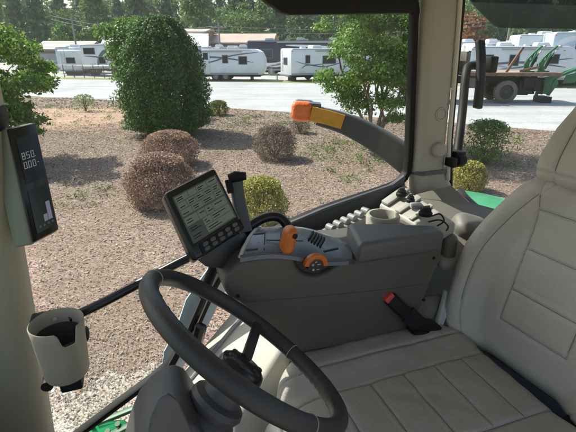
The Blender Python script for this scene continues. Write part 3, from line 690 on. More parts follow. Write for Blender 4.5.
# buildings
def shed(label, x, y, rz, L, W, hw, hr, wallm, roofm, doors=2):
    t = thing('storage_shed', label, 'building', (x, y, 0), rz)
    mk('wall', prism([(0, 0, 0), (0, 0, hw), (0, W/2, hw+hr), (0, W, hw), (0, W, 0)], (L, 0, 0)), M[wallm], t, True)
    e = .35
    mk('roof', join(prism([(-e, -e, hw-.1), (-e, W/2, hw+hr+.06), (-e, W/2, hw+hr+.18), (-e, -e, hw+.04)], (L+2*e, 0, 0)), prism([(-e, W+e, hw-.1), (-e, W+e, hw+.04), (-e, W/2, hw+hr+.18), (-e, W/2, hw+hr+.06)], (L+2*e, 0, 0))), M[roofm], t, True)
    mk('gutter', box((L/2, -e-.06, hw-.06), (L+2*e, .1, .12)), M['steel'], t, True)
    for k in range(doors):
        d = mk('door', plate(L*(k+.5)/doors-1.3, 0, L*(k+.5)/doors+1.3, min(hw-.5, 3), 0, .06), M['grey'], t, True)
        mk('handle', box((L*(k+.5)/doors+1.0, -.1, 1.1), (.06, .06, .3)), M['black'], d, True)
    return t
shed('low shed with a bright white gabled metal roof above the left trailers', -22.0, 55, rad(8), 12, 7, 2.7, 1.5, 'wallb', 'roofw')
shed('long shed with tan walls and pale beige roof beyond the dark bush', -10.8, 63, rad(-4), 8.5, 9, 3.3, 1.1, 'wallt', 'rooft', 3)
shed('reddish tan block of a shed beside the power pole, left end', -15.6, 61, rad(-4), 4.6, 6, 4.6, .3, 'wallt', 'rooft', 1)
shed('low shed with a pale cream roof at the far left edge', -31, 57, rad(5), 6, 6, 2.5, .8, 'wallb', 'rooft')
def power_pole(label, x, y, h, arm=True):
    t = thing('utility_pole', label, 'pole', (x, y, 0))
    mk('shaft', tube([(0, 0, 0), (0, 0, h)], [.14, .09], 10), M['pole'], t, True)
    if arm:
        c = mk('crossarm', box((0, -.12, h-.5), (1.8, .1, .12)), M['pole'], t, True)
        mk('insulator', join(*[cyl((q, -.12, h-.44), (0, 0, 1), .05, .14, 8) for q in (-.8, -.3, .3, .8)]), M['grey'], c, True)
    return t
power_pole('slim brown utility pole standing beside the tan shed', at(221, 56), 56, 5.4)
power_pole('thin grey light pole rising in front of the wood at left', at(80, 58), 58, 6.2, False)
power_pole('slender light pole rising behind the trailers at right', at(502, 50), 50, 6.0, False)
wz = []
for dz in (0, .45):
    a = Vector((at(221, 56), 55.9, 5.1-dz)); b = Vector((at(520, 60), 60, 6.4-dz)); c = Vector((at(60, 62), 62, 6.6-dz))
    for q in (b, c):
        wz.append(tube([a.lerp(q, k/12)-Vector((0, 0, .9*4*(k/12)*(1-k/12))) for k in range(13)], .018, 5))
tag(mk('power_line', join(*wz), M['grey']), 'thin sagging overhead wires crossing before the wood', 'wire')
# chain link fence at left of the lot
t = thing('chain_link_fence', 'low chain link fence with thin posts before the left trailers', 'fence', (-22.5, 43.2, 0))
A = Vector((-25.5, 44.0, 0))-t.location; B = Vector((-11.8, 40.7, 0))-t.location
for k in range(14):
    q = A.lerp(B, k/13); mk('post', tube([q, q+Vector((0, 0, 1.15))], .035, 8), M['rust'], t, True)
mk('rail', join(tube([A+Vector((0, 0, 1.12)), B+Vector((0, 0, 1.12))], .022, 6), tube([A+Vector((0, 0, .08)), B+Vector((0, 0, .08))], .015, 6)), M['steel'], t, True)
wr = []; d = (B-A); Ln = d.length; d.normalize()
for k in range(int(Ln/.16)):
    for s in (-1, 1):
        p0 = A+d*(k*.16); p1 = p0+d*s*1.0+Vector((0, 0, 1.05))
        if 0 <= (p1-A).dot(d) <= Ln: wr.append(tube([p0+Vector((0, 0, .06)), p1], .004, 3, False))
mk('wire_mesh', join(*wr), M['steel'], t, True, smooth=False)

# flatbed truck: local x along the truck, cab at -x, y away from viewer
tx = G(506, 104); tz = rad(-3)
t = thing('flatbed_truck', 'old flatbed truck with weathered plank bed parked on the road', 'truck', (tx.x, tx.y+.15, 0), tz)
BL0, BL1 = -2.25, 2.45
mk('flatbed', join(*[box((BL0+(BL1-BL0)*(k+.5)/12, 1.1, 1.47), ((BL1-BL0)/12-.012, 2.5, .06)) for k in range(12)]), M['plank'], t, True)
mk('bed_frame', join(box(((BL0+BL1)/2, -.13, 1.40), (BL1-BL0, .06, .14)), box(((BL0+BL1)/2, 2.33, 1.40), (BL1-BL0, .06, .14)), *[box((BL0+.2+k*.6, 1.1, 1.36), (.1, 2.4, .12)) for k in range(8)]), M['rust'], t, True)
mk('chassis', join(box((-1.2, .6, 1.08), (6.6, .14, .3)), box((-1.2, 1.6, 1.08), (6.6, .14, .3)), box((0, 1.1, .62), (.2, 1.8, .2)), box((1.0, 1.1, .62), (.2, 1.8, .2)), box((1.15, .35, 1.0), (.7, .5, .45)), box((1.5, .2, .85), (.3, .25, .5)), box((.9, .5, .75), (.5, .6, .7)), box((1.3, .5, .7), (.35, .5, .5))), M['black'], t, True)
mk('headboard', join(box((-2.2, 1.1, 1.98), (.08, 2.3, .96)), box((-2.1, -.02, 2.0), (.12, .1, 1.0))), M['olive'], t, True, bevel=.01)
mk('tool_box', box((-1.6, .15, 1.0), (.9, .5, .5)), M['olive'], t, True, bevel=.02)
for cx, rr in ((0, .56), (-4.3, .54)):
    for yy in (.16, 2.0): wheel(t, (cx, yy, rr), rr, .3, 'hubdark', 'dusty')
mk('mudflap', join(box((1.75, .25, .75), (.03, .5, .6)), box((1.75, 1.9, .75), (.03, .5, .6))), M['black'], t, True)
mk('cab', prism([(-4.95, 0, .75), (-4.95, 0, 1.55), (-4.0, 0, 1.7), (-3.75, 0, 2.5), (-2.65, 0, 2.55), (-2.5, 0, 1.3), (-2.5, 0, .75), (-3.7, 0, .75), (-3.9, 0, 1.15), (-4.7, 0, 1.15), (-4.85, 0, .75)], (0, 2.2, 0)), M['olive'], t, True, bevel=.06)
w_ = mk('window', plate(-3.6, 1.75, -2.8, 2.35, 0, .02), M['frame'], t, True); mk('pane', plate(-3.55, 1.8, -2.85, 2.3, -.021, .01), M['rvglass'], w_, True)
mk('bumper', box((-5.05, 1.1, .7), (.14, 2.2, .25)), M['rust'], t, True, bevel=.03)
mk('headlight', lathe([(0, -.05), (.1, -.04), (.11, 0), (.11, .05)], (-4.96, .35, 1.25), (1, 0, 0), 14), M['lgrey'], t, True)
# green loader frame lying on the bed end and things leaning on the truck
R2 = lambda x, y, z: Vector((tx.x, tx.y+.15, 0))+Vector((x*math.cos(tz)-y*math.sin(tz), x*math.sin(tz)+y*math.cos(tz), z))
def loader_arm(label, x, y, s):
    t = thing('loader_arm', label, 'implement', R2(x, y, 1.5), tz, 'green loader arms on the truck bed')
    def arm(pts, wd): return sweep(smoothpath(pts, 5), rrect(.09, wd, .02, 2), (0, 1, 0))
    mk('boom', arm([(0, 0, 0), (-.12, 0, .5), (.15*s, 0, .85), (.62*s, 0, 1.2)], .15), M['jdgreen'], t, True)
    mk('bracket', join(prism([(-.2, -.04, 0), (-.22, -.04, .4), (-.12, -.04, .62), (.06, -.04, .55), (.02, -.04, .3), (.16, -.04, 0)], (0, .08, 0)), sweep([(.1, .12, .05), (.2, .12, .5), (.5, .12, .95)], rrect(.06, .09, .015, 2), (0, 1, 0)), sweep([(-.12, .1, .55), (.2, .1, .62), (.34, .1, .98)], rrect(.05, .07, .015, 2), (0, 1, 0)), box((0, 0, .03), (.6, .3, .06))), M['jdgreen'], t, True, bevel=.015)
    c = mk('hydraulic_cylinder', tube([(.2*s, .08, .15), (.5*s, .08, .7)], .05, 10), M['black'], t, True)
    mk('piston_rod', tube([(.5*s, .08, .7), (.68*s, .08, 1.0)], .025, 8), M['steel'], c, True)
    mk('pin', join(cyl((.0, -.09, .6), (0, 1, 0), .05, .18, 10), cyl((.8*s, -.09, 1.2), (0, 1, 0), .05, .18, 10)), M['steel'], t, True)
loader_arm('green loader arm standing on the truck bed, nearer the wheel', .95, .3, .75)
loader_arm('green loader arm standing on the truck bed, nearer the bed end', 1.75, .5, .8)
t = thing('green_implement', 'green implement with a long bent arm behind the bed end', 'implement', R2(2.7, .6, 0), tz)
mk('frame', join(sweep(smoothpath([(-.35, 0, .35), (-.25, 0, 1.1), (.35, 0, 1.45), (1.0, 0, 1.7), (1.5, 0, 1.8)], 5), rrect(.12, .2, .03, 2), (0, 1, 0)), sweep(smoothpath([(-.7, .5, .3), (-.5, .5, 1.0), (.2, .5, 1.35), (1.2, .5, 1.7)], 5), rrect(.12, .2, .03, 2), (0, 1, 0))), M['jdgreen'], t, True)
mk('plate', join(prism([(-.75, -.1, .45), (-.75, -.1, 1.25), (-.2, -.1, 1.3), (0, -.1, .95), (-.3, -.1, .4)], (0, .06, 0)), prism([(.2, -.1, .95), (.3, -.1, 1.35), (.9, -.1, 1.5), (.8, -.1, 1.0)], (0, .06, 0))), M['jdgreen'], t, True, bevel=.01)
mk('foot', join(box((-.5, .2, .15), (.5, .9, .3)), tube([(1.4, 0, 1.75), (1.6, 0, .1)], .05, 8)), M['black'], t, True)
for i, (a, b, lab) in enumerate([((-.15, .1, 1.5), (.45, .1, 2.65), 'rusty steel post leaning up from the middle of the truck bed'), ((.45, .0, 1.56), (1.35, .05, 1.75), 'rusty steel bar lying low between the loader arms')]):
    A_ = R2(*a); t = mk('steel_post', boxa((A_+R2(*b))/2-A_, (R2(*b)-A_).normalized(), Vector((0, 1, 0)), (R2(*b)-A_).normalized().cross(Vector((0, 1, 0))).normalized(), (R2(*b)-A_).length, .09, .11), M['rust'], bevel=.008)
    t.location = A_; tag(t, lab, 'post')

#CAB
# ------------------------------------------------------------------ the tractor whose cab we sit in
tr = thing('tractor', 'green farm tractor whose beige and black cab surrounds the view', 'tractor', T(-.3, .55, -EYE))
# floor, roof, pillars
mk('floor', boxa(T(-.35, .55, -1.225), FW, RT, UP, 1.75, 1.24, .05), M['dark'], tr, bevel=.01)
roof_poly = [T(.52, -.16, .16), T(.52, 1.25, .16), T(.30, 1.37, .15), T(-.30, 1.37, .128), T(-.88, 1.37, .128), T(-1.02, 1.37, .19), T(-1.45, 1.2, .20), T(-1.45, -.0, .20), T(-1.0, -.16, .19), T(-.3, -.16, .15)]
mk('roof', prism([p+UP*.035 for p in roof_poly], UP*.26), M['green'], tr, bevel=.05, seg=3)
mk('headliner', prism([p*.96+T(-.45, .55, .13)*.04 for p in roof_poly], UP*.03), M['headliner'], tr, bevel=.008)
def pillar(path, w, d, m, prof=None):
    return loft([[c+FW*a*s+RT*b*s for a, b in (prof or rrect(w, d, min(w, d)*.35, 4))] for c, s in path])
pil = mk('front_pillar', pillar([(T(.312, 1.10, .17), 1), (T(.316, 1.10, -.10), 1), (T(.338, 1.10, -.36), 1), (T(.352, 1.095, -.55), 1.05), (T(.372, 1.09, -.85), 1.08), (T(.398, 1.085, -1.2), 1.12)], .125, .13, M), M['pillar'], tr, ang=50)
mk('pillar_joint', pillar([(T(.322, 1.10, -.115), 1.12), (T(.324, 1.10, -.15), 1.14), (T(.328, 1.10, -.17), 1.06)], .125, .13, M), M['black'], pil)
mk('front_pillar', pillar([(T(.36, -.16, .17), 1), (T(.42, -.16, -1.2), 1.1)], .11, .11, M), M['pillar'], tr, ang=50)
# rear pillar: flares out into the rear shelf
def pcen(xl, xr, y, r): a = PR(xl, y, r+.06); b = PR(xr, y, r); a = a-RT*.06; return (a+b)/2, (a-b).length
secs = []
for xl, xr, y in ((417, 464, -22), (416, 462, 5), (413, 458, 50), (411, 454, 95), (409, 449, 140), (407, 447, 165), (406, 448.5, 174), (405, 452, 180), (404, 455, 187), (403, 463, 195), (402, 474, 206)):
    c, wd = pcen(xl, xr, y, 1.10); secs.append([c+FW*a+RT*b+RT*.03 for a, b in rrect(wd, .06, .026, 5)])
pil = mk('rear_pillar', loft(secs), M['beige'], tr, ang=50)
q = PR(436.5, 149, 1.105)
mk('pillar_cap', lathe([(0, -.026), (.018, -.025), (.0235, -.019), (.0245, .02)], q, RT, 28), M['beige'], pil)
q = PR(440, 114, 1.105)
mk('pillar_plug', lathe([(0, -.006), (.014, -.006), (.0155, -.004), (.0165, -.007), (.0205, -.008), (.022, -.004), (.022, .02)], q, RT, 28), M['beige'], pil)
a_, b_ = PR(452, 0, 1.09), PR(444, 178, 1.09)
mk('pillar_edge', tube([PR(461, -10, 1.1), PR(456, 60, 1.1), PR(449, 140, 1.1), PR(448, 180, 1.1)], .007, 8), M['headliner'], pil)
mk('rubber_seal', tube([PR(463.5, -10, 1.12), PR(457, 60, 1.12), PR(450, 140, 1.12), PR(450, 186, 1.12)], .009, 8), M['black'], pil)
ring = []
for xl, xr, y in ((408, 449.5, 168), (407, 450, 172)):
    c, wd = pcen(xl, xr, y, 1.10); ring.append([c+FW*a+RT*b+RT*.03 for a, b in rrect(wd+.008, .069, .029, 5)])
mk('trim_seam', loft(ring), M['dgrey'], pil)
mk('rear_pillar', pillar([(T(-1.0, -.2, .15), 1), (T(-1.1, -.2, -1.2), 1.2)], .12, .11, M), M['beige'], tr, ang=50)
# side window: frame, seal and pane
WR = 1.14
fr = smoothpath([PR(*q, WR) for q in ((412, -6), (414.5, 10), (413.5, 22), (411, 90), (408, 160), (404, 176), (392, 186), (360, 197), (325, 209), (287, 225), (250, 246), (222, 272), (206, 303), (191, 336), (178, 352), (160, 372), (120, 402), (70, 440))], 5)
wf = mk('window_frame', sweep(fr, rrect(.02, .030, .006, 2), UP*.2+RT), M['black'], tr)
hdr = [PR(*q, WR-.02) for q in ((268, 3), (275, 7), (282, 12.5), (291, 14.8), (416, 13), (418, -3), (262, -3))]
mk('sunshade_header', prism(hdr, RT*.03), M['black'], wf, bevel=.004)
mk('window_sill', prism([PR(*q, WR-.03) for q in ((405, 178), (392, 187), (355, 200), (322, 211), (285, 228), (292, 252), (345, 252), (398, 226), (408, 205))], RT*.028), M['dark'], wf, bevel=.006)
mk('sill_rim', tube([PR(*q, WR-.03) for q in ((404, 177), (393, 185.5), (358, 197.5), (325, 209), (286, 225.5))], .008, 8), M['dgrey'], wf)
pane = [PR(*q, WR+.012) for q in ((414, 6), (409, 165), (396, 184), (285, 224), (222, 270), (190, 336), (160, 370), (70, 438), (8, 100), (4, -10), (260, -14))]
mk('window_glass', prism(pane, RT*.005), M['glass'], tr, smooth=False)
mk('front_lower_frame', join(tube([PR(217, 262, 1.11), PR(203, 302, 1.11), PR(188, 336, 1.11), PR(168, 372, 1.11)], .012, 8), tube([PR(193, 352, 1.08), PR(198, 338, 1.08), PR(201, 326, 1.08)], .018, 8)), M['blackg'], wf)
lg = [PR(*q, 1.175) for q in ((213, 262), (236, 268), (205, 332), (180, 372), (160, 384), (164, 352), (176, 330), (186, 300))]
mk('lower_glass_panel', prism(lg, RT*.006), M['bluew'], wf)  # opaque pale blue colour stands in for sky reflected in the glass
# rear quarter window and visor
rp = [T(-1.0, 1.17, .13), T(-1.0, 1.17, -.5), T(-1.6, 1.12, -.5), T(-1.6, 1.12, .13)]
mk('window_glass', prism(rp, RT*.004), M['glass'], tr, smooth=False)
mk('rear_visor', prism([P(462, -14, 1.75), P(474, 4, 1.75), P(494, 24, 1.75), P(500, 27.5, 1.75), P(610, 29, 1.75), P(610, -14, 1.75)], FW*-.02+RT*.03), M['tint'], tr, smooth=False)
hd = mk('window_handle', sweep(smoothpath([P(480, 41, 1.5), P(481, 60, 1.5), P(480, 85, 1.5), P(477.5, 108, 1.5)], 5), rrect(.035, .022, .009, 3), RT), M['black'], tr, bevel=.004)
mk('handle_arm', tube(smoothpath([P(482, 66, 1.53), P(470, 66, 1.53), P(466, 74, 1.5), P(462, 115, 1.48), P(456, 163, 1.42)], 5), .0145, 10), M['black'], hd)
mk('handle_block', boxa(P(489.5, 64.5, 1.54), FW, RT, UP, .034, .05, .056), M['black'], hd, bevel=.006)
mk('hinge', join(boxa(P(456, 158, 1.42), FW, RT, UP, .034, .05, .05), cyl(P(464, 160, 1.40), FW, .018, .03), boxa(P(451, 162, 1.38), FW, RT, UP, .02, .04, .03)), M['black'], hd, bevel=.004)
# rear shelf trim beside the seat
secs = []
for pts in (((404, 190, 1.36), (452, 176, 1.36), (458, 232, 1.20), (420, 232, 1.20)), ((410, 196, 1.33), (462, 192, 1.33), (478, 250, 1.15), (430, 252, 1.15)), ((420, 205, 1.3), (500, 212, 1.33), (510, 275, 1.1), (440, 275, 1.1))):
    secs.append([P(*p) for p in pts])
mk('rear_shelf', prism([P(404, 196, 1.36), P(452, 183, 1.36), P(470, 200, 1.36), P(520, 214, 1.36), P(520, 262, 1.16), P(440, 262, 1.16), P(430, 236, 1.2)], Vector((0, 0, -.03))), M['dgrey2'], tr, bevel=.02, seg=3)
g0 = place(pillow(.115, .10, .04, .035, lambda x, y: .012*math.cos(x*10), .06, 40, 30), P(474, 224, 1.25), Vector((1, -.15, -.25)).normalized(), Vector((.15, .9, .35)).normalized(), Vector((.05, -.4, .9)).normalized())
mk('shelf_cushion', g0, M['lump'], tr, ang=60)
# control panel with knobs, cup ring, lever strip on the right-hand sill
cpn = [PU(379, 203, -.435), PU(403, 186, -.415), PU(457, 222, -.435), PU(434, 235, -.455)]
cp_ = mk('side_control_panel', prism(cpn, Vector((0, 0, -.035))), M['panel'], tr, bevel=.01, seg=3)
for v0, v1, hh in ((.03, .16, .010), (.30, .40, .007), (.55, .62, .006)): mk('panel_ridge', slab([cpn[0], cpn[3], cpn[2], cpn[1]], v0, .03, v1, .97, .0005, hh), M['panel'], cp_, bevel=.003)
def knob(px, py, u, r, h):
    o = PU(px, py, u); k = mk('knob', lathe([(r*1.2, -.006), (r*1.2, .002), (r, .004), (r*.92, h*.9), (r*.75, h), (0, h)], o, UP, 20), M['black'], cp_, ang=35)
    mk('knob_grip', boxa(o+UP*(h+.003), FW, RT, UP, r*1.5, r*.35, .008), M['dgrey'], k, bevel=.002)
knob(401.5, 193.5, -.41, .0135, .012); knob(425.5, 213, -.415, .0155, .014); knob(410.5, 200, -.41, .0105, .012)
mk('socket', boxa(PU(416.5, 206, -.41), FW*.9+RT*.3, RT*.9-FW*.3, UP, .034, .028, .014), M['grey'], cp_, bevel=.003)
mk('loose_wire', join(tube(smoothpath([P(432, 216, 1.14), P(440, 214, 1.13), P(444, 221, 1.12), P(437, 226, 1.12)], 5), .0022, 6), tube(smoothpath([P(428, 222, 1.13), P(440, 220, 1.12), P(448, 226, 1.11), P(446, 231, 1.11)], 5), .0022, 6)), M['black'], cp_)
mk('cup_ring', lathe([(.043, -.08), (.046, 0), (.043, .006), (.037, .006), (.035, 0), (.031, -.075), (0, -.078)], PU(383, 216, -.425), UP, 32), M['beige'], tr, ang=50)
sp0, sp1 = PU(327, 229, -.46), PU(369, 209, -.44); dv = (sp1-sp0).normalized(); sd = dv.cross(UP).normalized()
mk('valve_lever_strip', join(boxa((sp0+sp1)/2-UP*.02, dv, sd, UP, (sp1-sp0).length, .04, .025), *[cyl(sp0.lerp(sp1, (k+.5)/6)-sd*.012-UP*.002, sd, .0105, .024, 14) for k in range(6)], boxa((sp0+sp1)/2+sd*.035-UP*.03, dv, sd, UP, (sp1-sp0).length*1.02, .03, .012)), M['steel2'], tr, bevel=0, ang=50)
mk('sill_tray', prism([PU(300, 250, -.50), PU(286, 226, -.51), PU(372, 200, -.50), PU(420, 238, -.50)], Vector((0, 0, -.05))), M['dark'], tr)
# beige side wall under the window, catching the sun
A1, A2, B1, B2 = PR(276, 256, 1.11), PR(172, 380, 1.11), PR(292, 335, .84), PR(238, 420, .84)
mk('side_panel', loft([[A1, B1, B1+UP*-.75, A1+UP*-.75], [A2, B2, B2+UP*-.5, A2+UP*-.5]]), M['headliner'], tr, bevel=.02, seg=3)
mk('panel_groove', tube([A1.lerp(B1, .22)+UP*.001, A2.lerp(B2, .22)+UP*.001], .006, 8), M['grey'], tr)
mk('console_pedestal', prism([T(-.16, .86, -1.2), T(-.30, .86, -.76), T(-.75, .86, -.76), T(-.75, .86, -1.2)], RT*.1), M['beige'], tr, bevel=.03, seg=3)
mk('rear_wall', prism([T(-1.22, -.1, -1.2), T(-1.22, -.1, -.62), T(-1.22, 1.15, -.62), T(-1.22, 1.15, -1.2)], FW*-.04), M['console'], tr)
mk('right_wall', prism([T(-1.22, 1.06, -1.2), T(-.5, 1.06, -1.2), T(-.5, 1.06, -.55), T(-.9, 1.06, -.50), T(-1.22, 1.06, -.62)], RT*.05), M['dgrey2'], tr)
mk('seat_pedestal', prism([T(-.08, .36, -1.2), T(-.22, .36, -.82), T(-.8, .36, -.82), T(-.85, .36, -1.2)], RT*.40), M['dark'], tr, bevel=.03)
# outside parts on this side
fe0 = [PR(*q, 1.52) for q in ((446, 188), (462, 190), (484, 193.5), (508, 199), (540, 208), (590, 224))]
fe1 = [p-RT*.36-UP*.035 for p in fe0]; fe2 = [p-UP*.3+RT*.03 for p in fe0]
V, F = loft([[a, (a+b)/2+UP*.012, b, b-UP*.015, (a+b)/2-UP*.006, a-UP*.02] for a, b in zip(fe0, fe1)])
mk('rear_fender', join((V, F), loft([[a+RT*.0, a+RT*.02-UP*.02, c, c-RT*.02, a-RT*.01-UP*.03] for a, c in zip(fe0, fe2)])), M['green'], tr, ang=50)
mk('fender_edge', tube(smoothpath([PR(459, 190, 1.28), PR(466, 199, 1.25), PR(480, 211, 1.22), PR(500, 224, 1.2)], 4), .016, 10), M['dark'], tr)
arm = smoothpath([P(318, 116, 1.52), P(345, 123.5, 1.52), P(376, 139, 1.51), P(408, 161, 1.49), P(440, 188, 1.46)], 6)
def taper(pts, w, h0, h1, off):
    secs = []
    for i, p in enumerate(pts):
        t = (pts[min(i+1, len(pts)-1)]-pts[max(i-1, 0)]).normalized(); sd = t.cross(UP).normalized(); up = sd.cross(t).normalized()
        h = h0+(h1-h0)*i/(len(pts)-1); secs.append([p+sd*a+up*(b+off*h) for a, b in rrect(w, h, min(w, h)*.22, 3)])
    return loft(secs)
la = mk('light_arm', taper(arm, .045, .062, .105, 0), M['dark'], tr)
mk('arm_ridge', sweep([p+UP*(.031+.0215*i/(len(arm)-1)) for i, p in enumerate(arm)], rrect(.022, .004, .0015, 2), UP), M['grey'], la)
front = [P(311.5, 114, 1.495), P(343.5, 122, 1.495)]
rf = smoothpath([P(311, 113.8, 1.497), P(327, 117.5, 1.496), P(343, 122.2, 1.495)], 4)
mk('amber_reflector', sweep(rf, rrect(.006, .050, .0025, 2), UP), M['yellow'], la)
lens = mk('turn_signal_lens', place(pillow(.076, .070, .022, .02, lambda x, y: 0, .05, 30, 30), P(301.5, 111.5, 1.49), Vector((1, -.05, -.06)).normalized(), Vector((.05, .12, .99)).normalized(), Vector((-.15, -.98, .12)).normalized()), M['amber'], la, ang=60)
mk('lens_housing', join(place(pillow(.082, .078, .022, .015, lambda x, y: 0, .045, 20, 20), P(303, 110.8, 1.545), Vector((1, -.05, -.06)).normalized(), Vector((.05, .12, .99)).normalized(), Vector((-.15, -.98, .12)).normalized()), boxa(P(310, 104, 1.52), (1, -.05, -.08), (0, 1, 0), (0, 0, 1), .075, .06, .012)), M['dgrey'], la, ang=50)
# green step bracket and rails low on the far side
sb = [P(84, 428, 1.95), P(100, 421, 1.95), P(124, 419.5, 1.95), P(131, 426, 1.95), P(126, 450, 1.9), P(86, 450, 1.9)]
st = mk('step_bracket', prism(sb, Vector((0, .02, -.03))), M['green'], tr, bevel=.006)
mk('bolt', join(*[cyl(P(px, py, 1.94), (0, -.3, 1), .012, .012, 10) for px, py in ((92, 428), (108, 432), (118, 425))]), M['dgreen'], st)
mk('step_rail', join(sweep([P(98, 423, 1.96), P(150, 402, 1.98)], rrect(.03, .018, .005, 2), UP), sweep([P(108, 437, 1.92), P(152, 414, 1.94)], rrect(.034, .02, .005, 2), UP), sweep([P(96, 417, 2.0), P(110, 412, 2.0)], rrect(.02, .014, .004, 2), UP)), M['dgreen'], tr)
# bonnet ahead of the windscreen (to the left of the view)
hs = []
for f, u, wdt in ((.62, -.62, .40), (1.2, -.66, .40), (2.2, -.74, .38), (2.75, -.84, .34), (2.9, -1.05, .30)):
    hs.append([T(f, .55+wdt*x, u+z) for x, z in ((-1, -.9), (-1, -.25), (-.85, -.08), (-.5, 0), (.5, 0), (.85, -.08), (1, -.25), (1, -.9))])
mk('bonnet', loft(hs), M['green'], tr, bevel=.02)
mk('cowl', prism([T(.45, -.12, -1.2), T(.45, -.12, -.72), T(.62, -.12, -.66), T(.62, -.12, -1.2)], RT*1.2), M['dark'], tr, bevel=.02)
mk('windscreen', prism([T(.42, -.1, .14), T(.42, 1.05, .14), T(.50, 1.05, -.72), T(.50, -.1, -.72)], FW*.005), M['glass'], tr, smooth=False)
# grab bar running from the front pillar to the monitor
mk('monitor_rail', tube(smoothpath([P(70, 318, .93), P(100, 304, .945), P(140, 283, .965), P(172, 266, .985), P(200, 252, 1.0)], 4), .0105, 14), M['blackg'], tr)

# ------------------------------------------------------------------ steering wheel and column
WC = P(246.4, 344.6, .708); AX = Vector((.584, .327, .743)).normalized()
wx, wy, wzv = frame_of(AX); RW = .1855
sw_ = thing('steering_wheel', 'black steering wheel on a charcoal column in the foreground', 'steering wheel', WC)
V = []; F = []; NU, NV = 160, 24
fwd = (-FW-AX*(-FW).dot(AX)).normalized(); sid = AX.cross(fwd)
for i in range(NU):
    a = 2*math.pi*i/NU; d = fwd*math.cos(a)+sid*math.sin(a)
    grip = .0009*math.cos(a*64)*max(0, math.cos(a*2)) 
    for j in range(NV):
        b = 2*math.pi*j/NV
        rr = .0138*(1+.05*math.cos(b))+grip*(1 if math.cos(b) < .2 else 0)
        V.append(WC+d*(RW+rr*math.cos(b))+AX*(rr*1.08*math.sin(b)))
for i in range(NU):
    for j in range(NV): F.append((i*NV+j, ((i+1) % NU)*NV+j, ((i+1) % NU)*NV+(j+1) % NV, i*NV+(j+1) % NV))
rim_ = mk('rim', (V, F), M['rim'], sw_, ang=80)
for a in (rad(35), rad(160), rad(285)):
    d = fwd*math.cos(a)+sid*math.sin(a); tdir = AX.cross(d)
    mk('rim_seam', tube([WC+d*(RW+.0148*math.cos(t))+AX*.0156*math.sin(t) for t in [2*math.pi*k/20 for k in range(21)]], .0009, 6, False), M['grey'], rim_)
HB = P(239, 372, .725)
best = min(range(360), key=lambda k: abs((WC+(fwd*math.cos(rad(k))+sid*math.sin(rad(k)))*RW-P(256, 327, (WC+(fwd*math.cos(rad(k))+sid*math.sin(rad(k)))*RW-O).dot(Vector((0, cp, -sp))))).length))
for a in (rad(best), rad(best+152), rad(best+205)):
    d = fwd*math.cos(a)+sid*math.sin(a)
    mk('spoke', sweep(smoothpath([HB+d*.02+AX*.006, HB+d*.06+AX*.006, (HB+WC)/2+d*.115+AX*.004, WC+d*(RW-.006)], 5), rrect(.021, .013, .005, 3), AX), M['rim'], sw_)
hub = mk('hub', lathe([(.0, .022), (.030, .021), (.040, .014), (.043, .004), (.043, -.012), (.036, -.03)], HB, AX, 32), M['blackg'], sw_, ang=40)
for k in range(6):
    a = rad(60*k); d = fwd*math.cos(a)+sid*math.sin(a)
    mk('hub_button', place(pillow(.016, .012, .005, .003, lambda x, y: 0, .004, 10, 10), HB+d*.027+AX*.0225, d, AX.cross(d), AX), M['rim'], hub, ang=50)
col = mk('column', lathe([(.034, -.02), (.034, -.05), (.047, -.055), (.050, -.064), (.046, -.074), (.043, -.078), (.050, -.086), (.052, -.12), (.055, -.2), (.06, -.34)], HB, AX, 36), M['dark'], sw_, ang=35)
hp = [PR(*q, .64) for q in ((112, 470), (122, 440), (130, 410), (139, 388), (150, 374), (163, 365), (174, 362), (184, 366), (194, 382), (206, 410), (220, 445), (232, 480))]
hood = mk('column_cover', prism(hp, RT*-.14), M['dark'], sw_, bevel=.022, seg=5, ang=35)
mk('side_cover', prism([PR(*q, .504) for q in ((142, 470), (146, 440), (150, 415), (158, 396), (168, 391), (178, 398), (190, 425), (204, 470))], RT*-.007), M['dgrey'], hood, bevel=.003, seg=3)
mk('pedestal', prism([T(.10, .46, -1.2), T(.02, .46, -.75), T(.2, .46, -.7), T(.34, .46, -1.2)], RT*.2), M['dark'], sw_, bevel=.02)

# ------------------------------------------------------------------ seat
FC = PU(455, 325, -.70); SL = Vector((-.445, .896, 0)).normalized(); SF = Vector((-.896, -.445, 0)).normalized()
CO = FC-SL*.185
seat = thing('driver_seat', 'grey leather tractor seat with stitched panels facing the wheel', 'seat', CO-UP*.3)
def gr(x, c, w=.0034): return math.exp(-((x-c)/w)**2)
def lerpt(tab, x):
    for (a, va), (b, vb) in zip(tab, tab[1:]):
        if x <= b: t = min(max((x-a)/(b-a), 0), 1); return va+(vb-va)*t
    return tab[-1][1]
def cdisp(x, y):       # y towards the front edge
    z = .016*ss(.10, .19, abs(x))+.010*math.cos(y*5)-.012*ss(.17, .29, y)
    inner = 1 if abs(x) < .095 else 0
    d = max(gr(abs(x), .095), inner*max(gr(y, -.18), gr(y, -.10), gr(y, -.015), gr(y, .07), gr(y, .155)), gr(abs(x), .168, .004)*.8)
    puff = .0025*abs(math.sin(y/.085*math.pi))**.5 if inner else 0
    w_ = .004*noise.noise(Vector((x*9, y*9, 1)))+.002*noise.noise(Vector((x*28, y*28, 4)))
    return z-.0045*d+puff+w_
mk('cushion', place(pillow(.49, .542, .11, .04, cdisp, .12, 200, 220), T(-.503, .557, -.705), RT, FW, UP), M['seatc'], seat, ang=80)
TL_ = rad(14); BU = (-SF*math.sin(TL_)+UP*math.cos(TL_)).normalized(); BN = SL.cross(BU).normalized()
if BN.dot(SF) < 0: BN = -BN
BT = [(-.03, .19), (.0, .21), (.03, .230), (.09, .241), (.17, .242), (.22, .235), (.28, .214), (.36, .172), (.44, .118)]
BY = .205
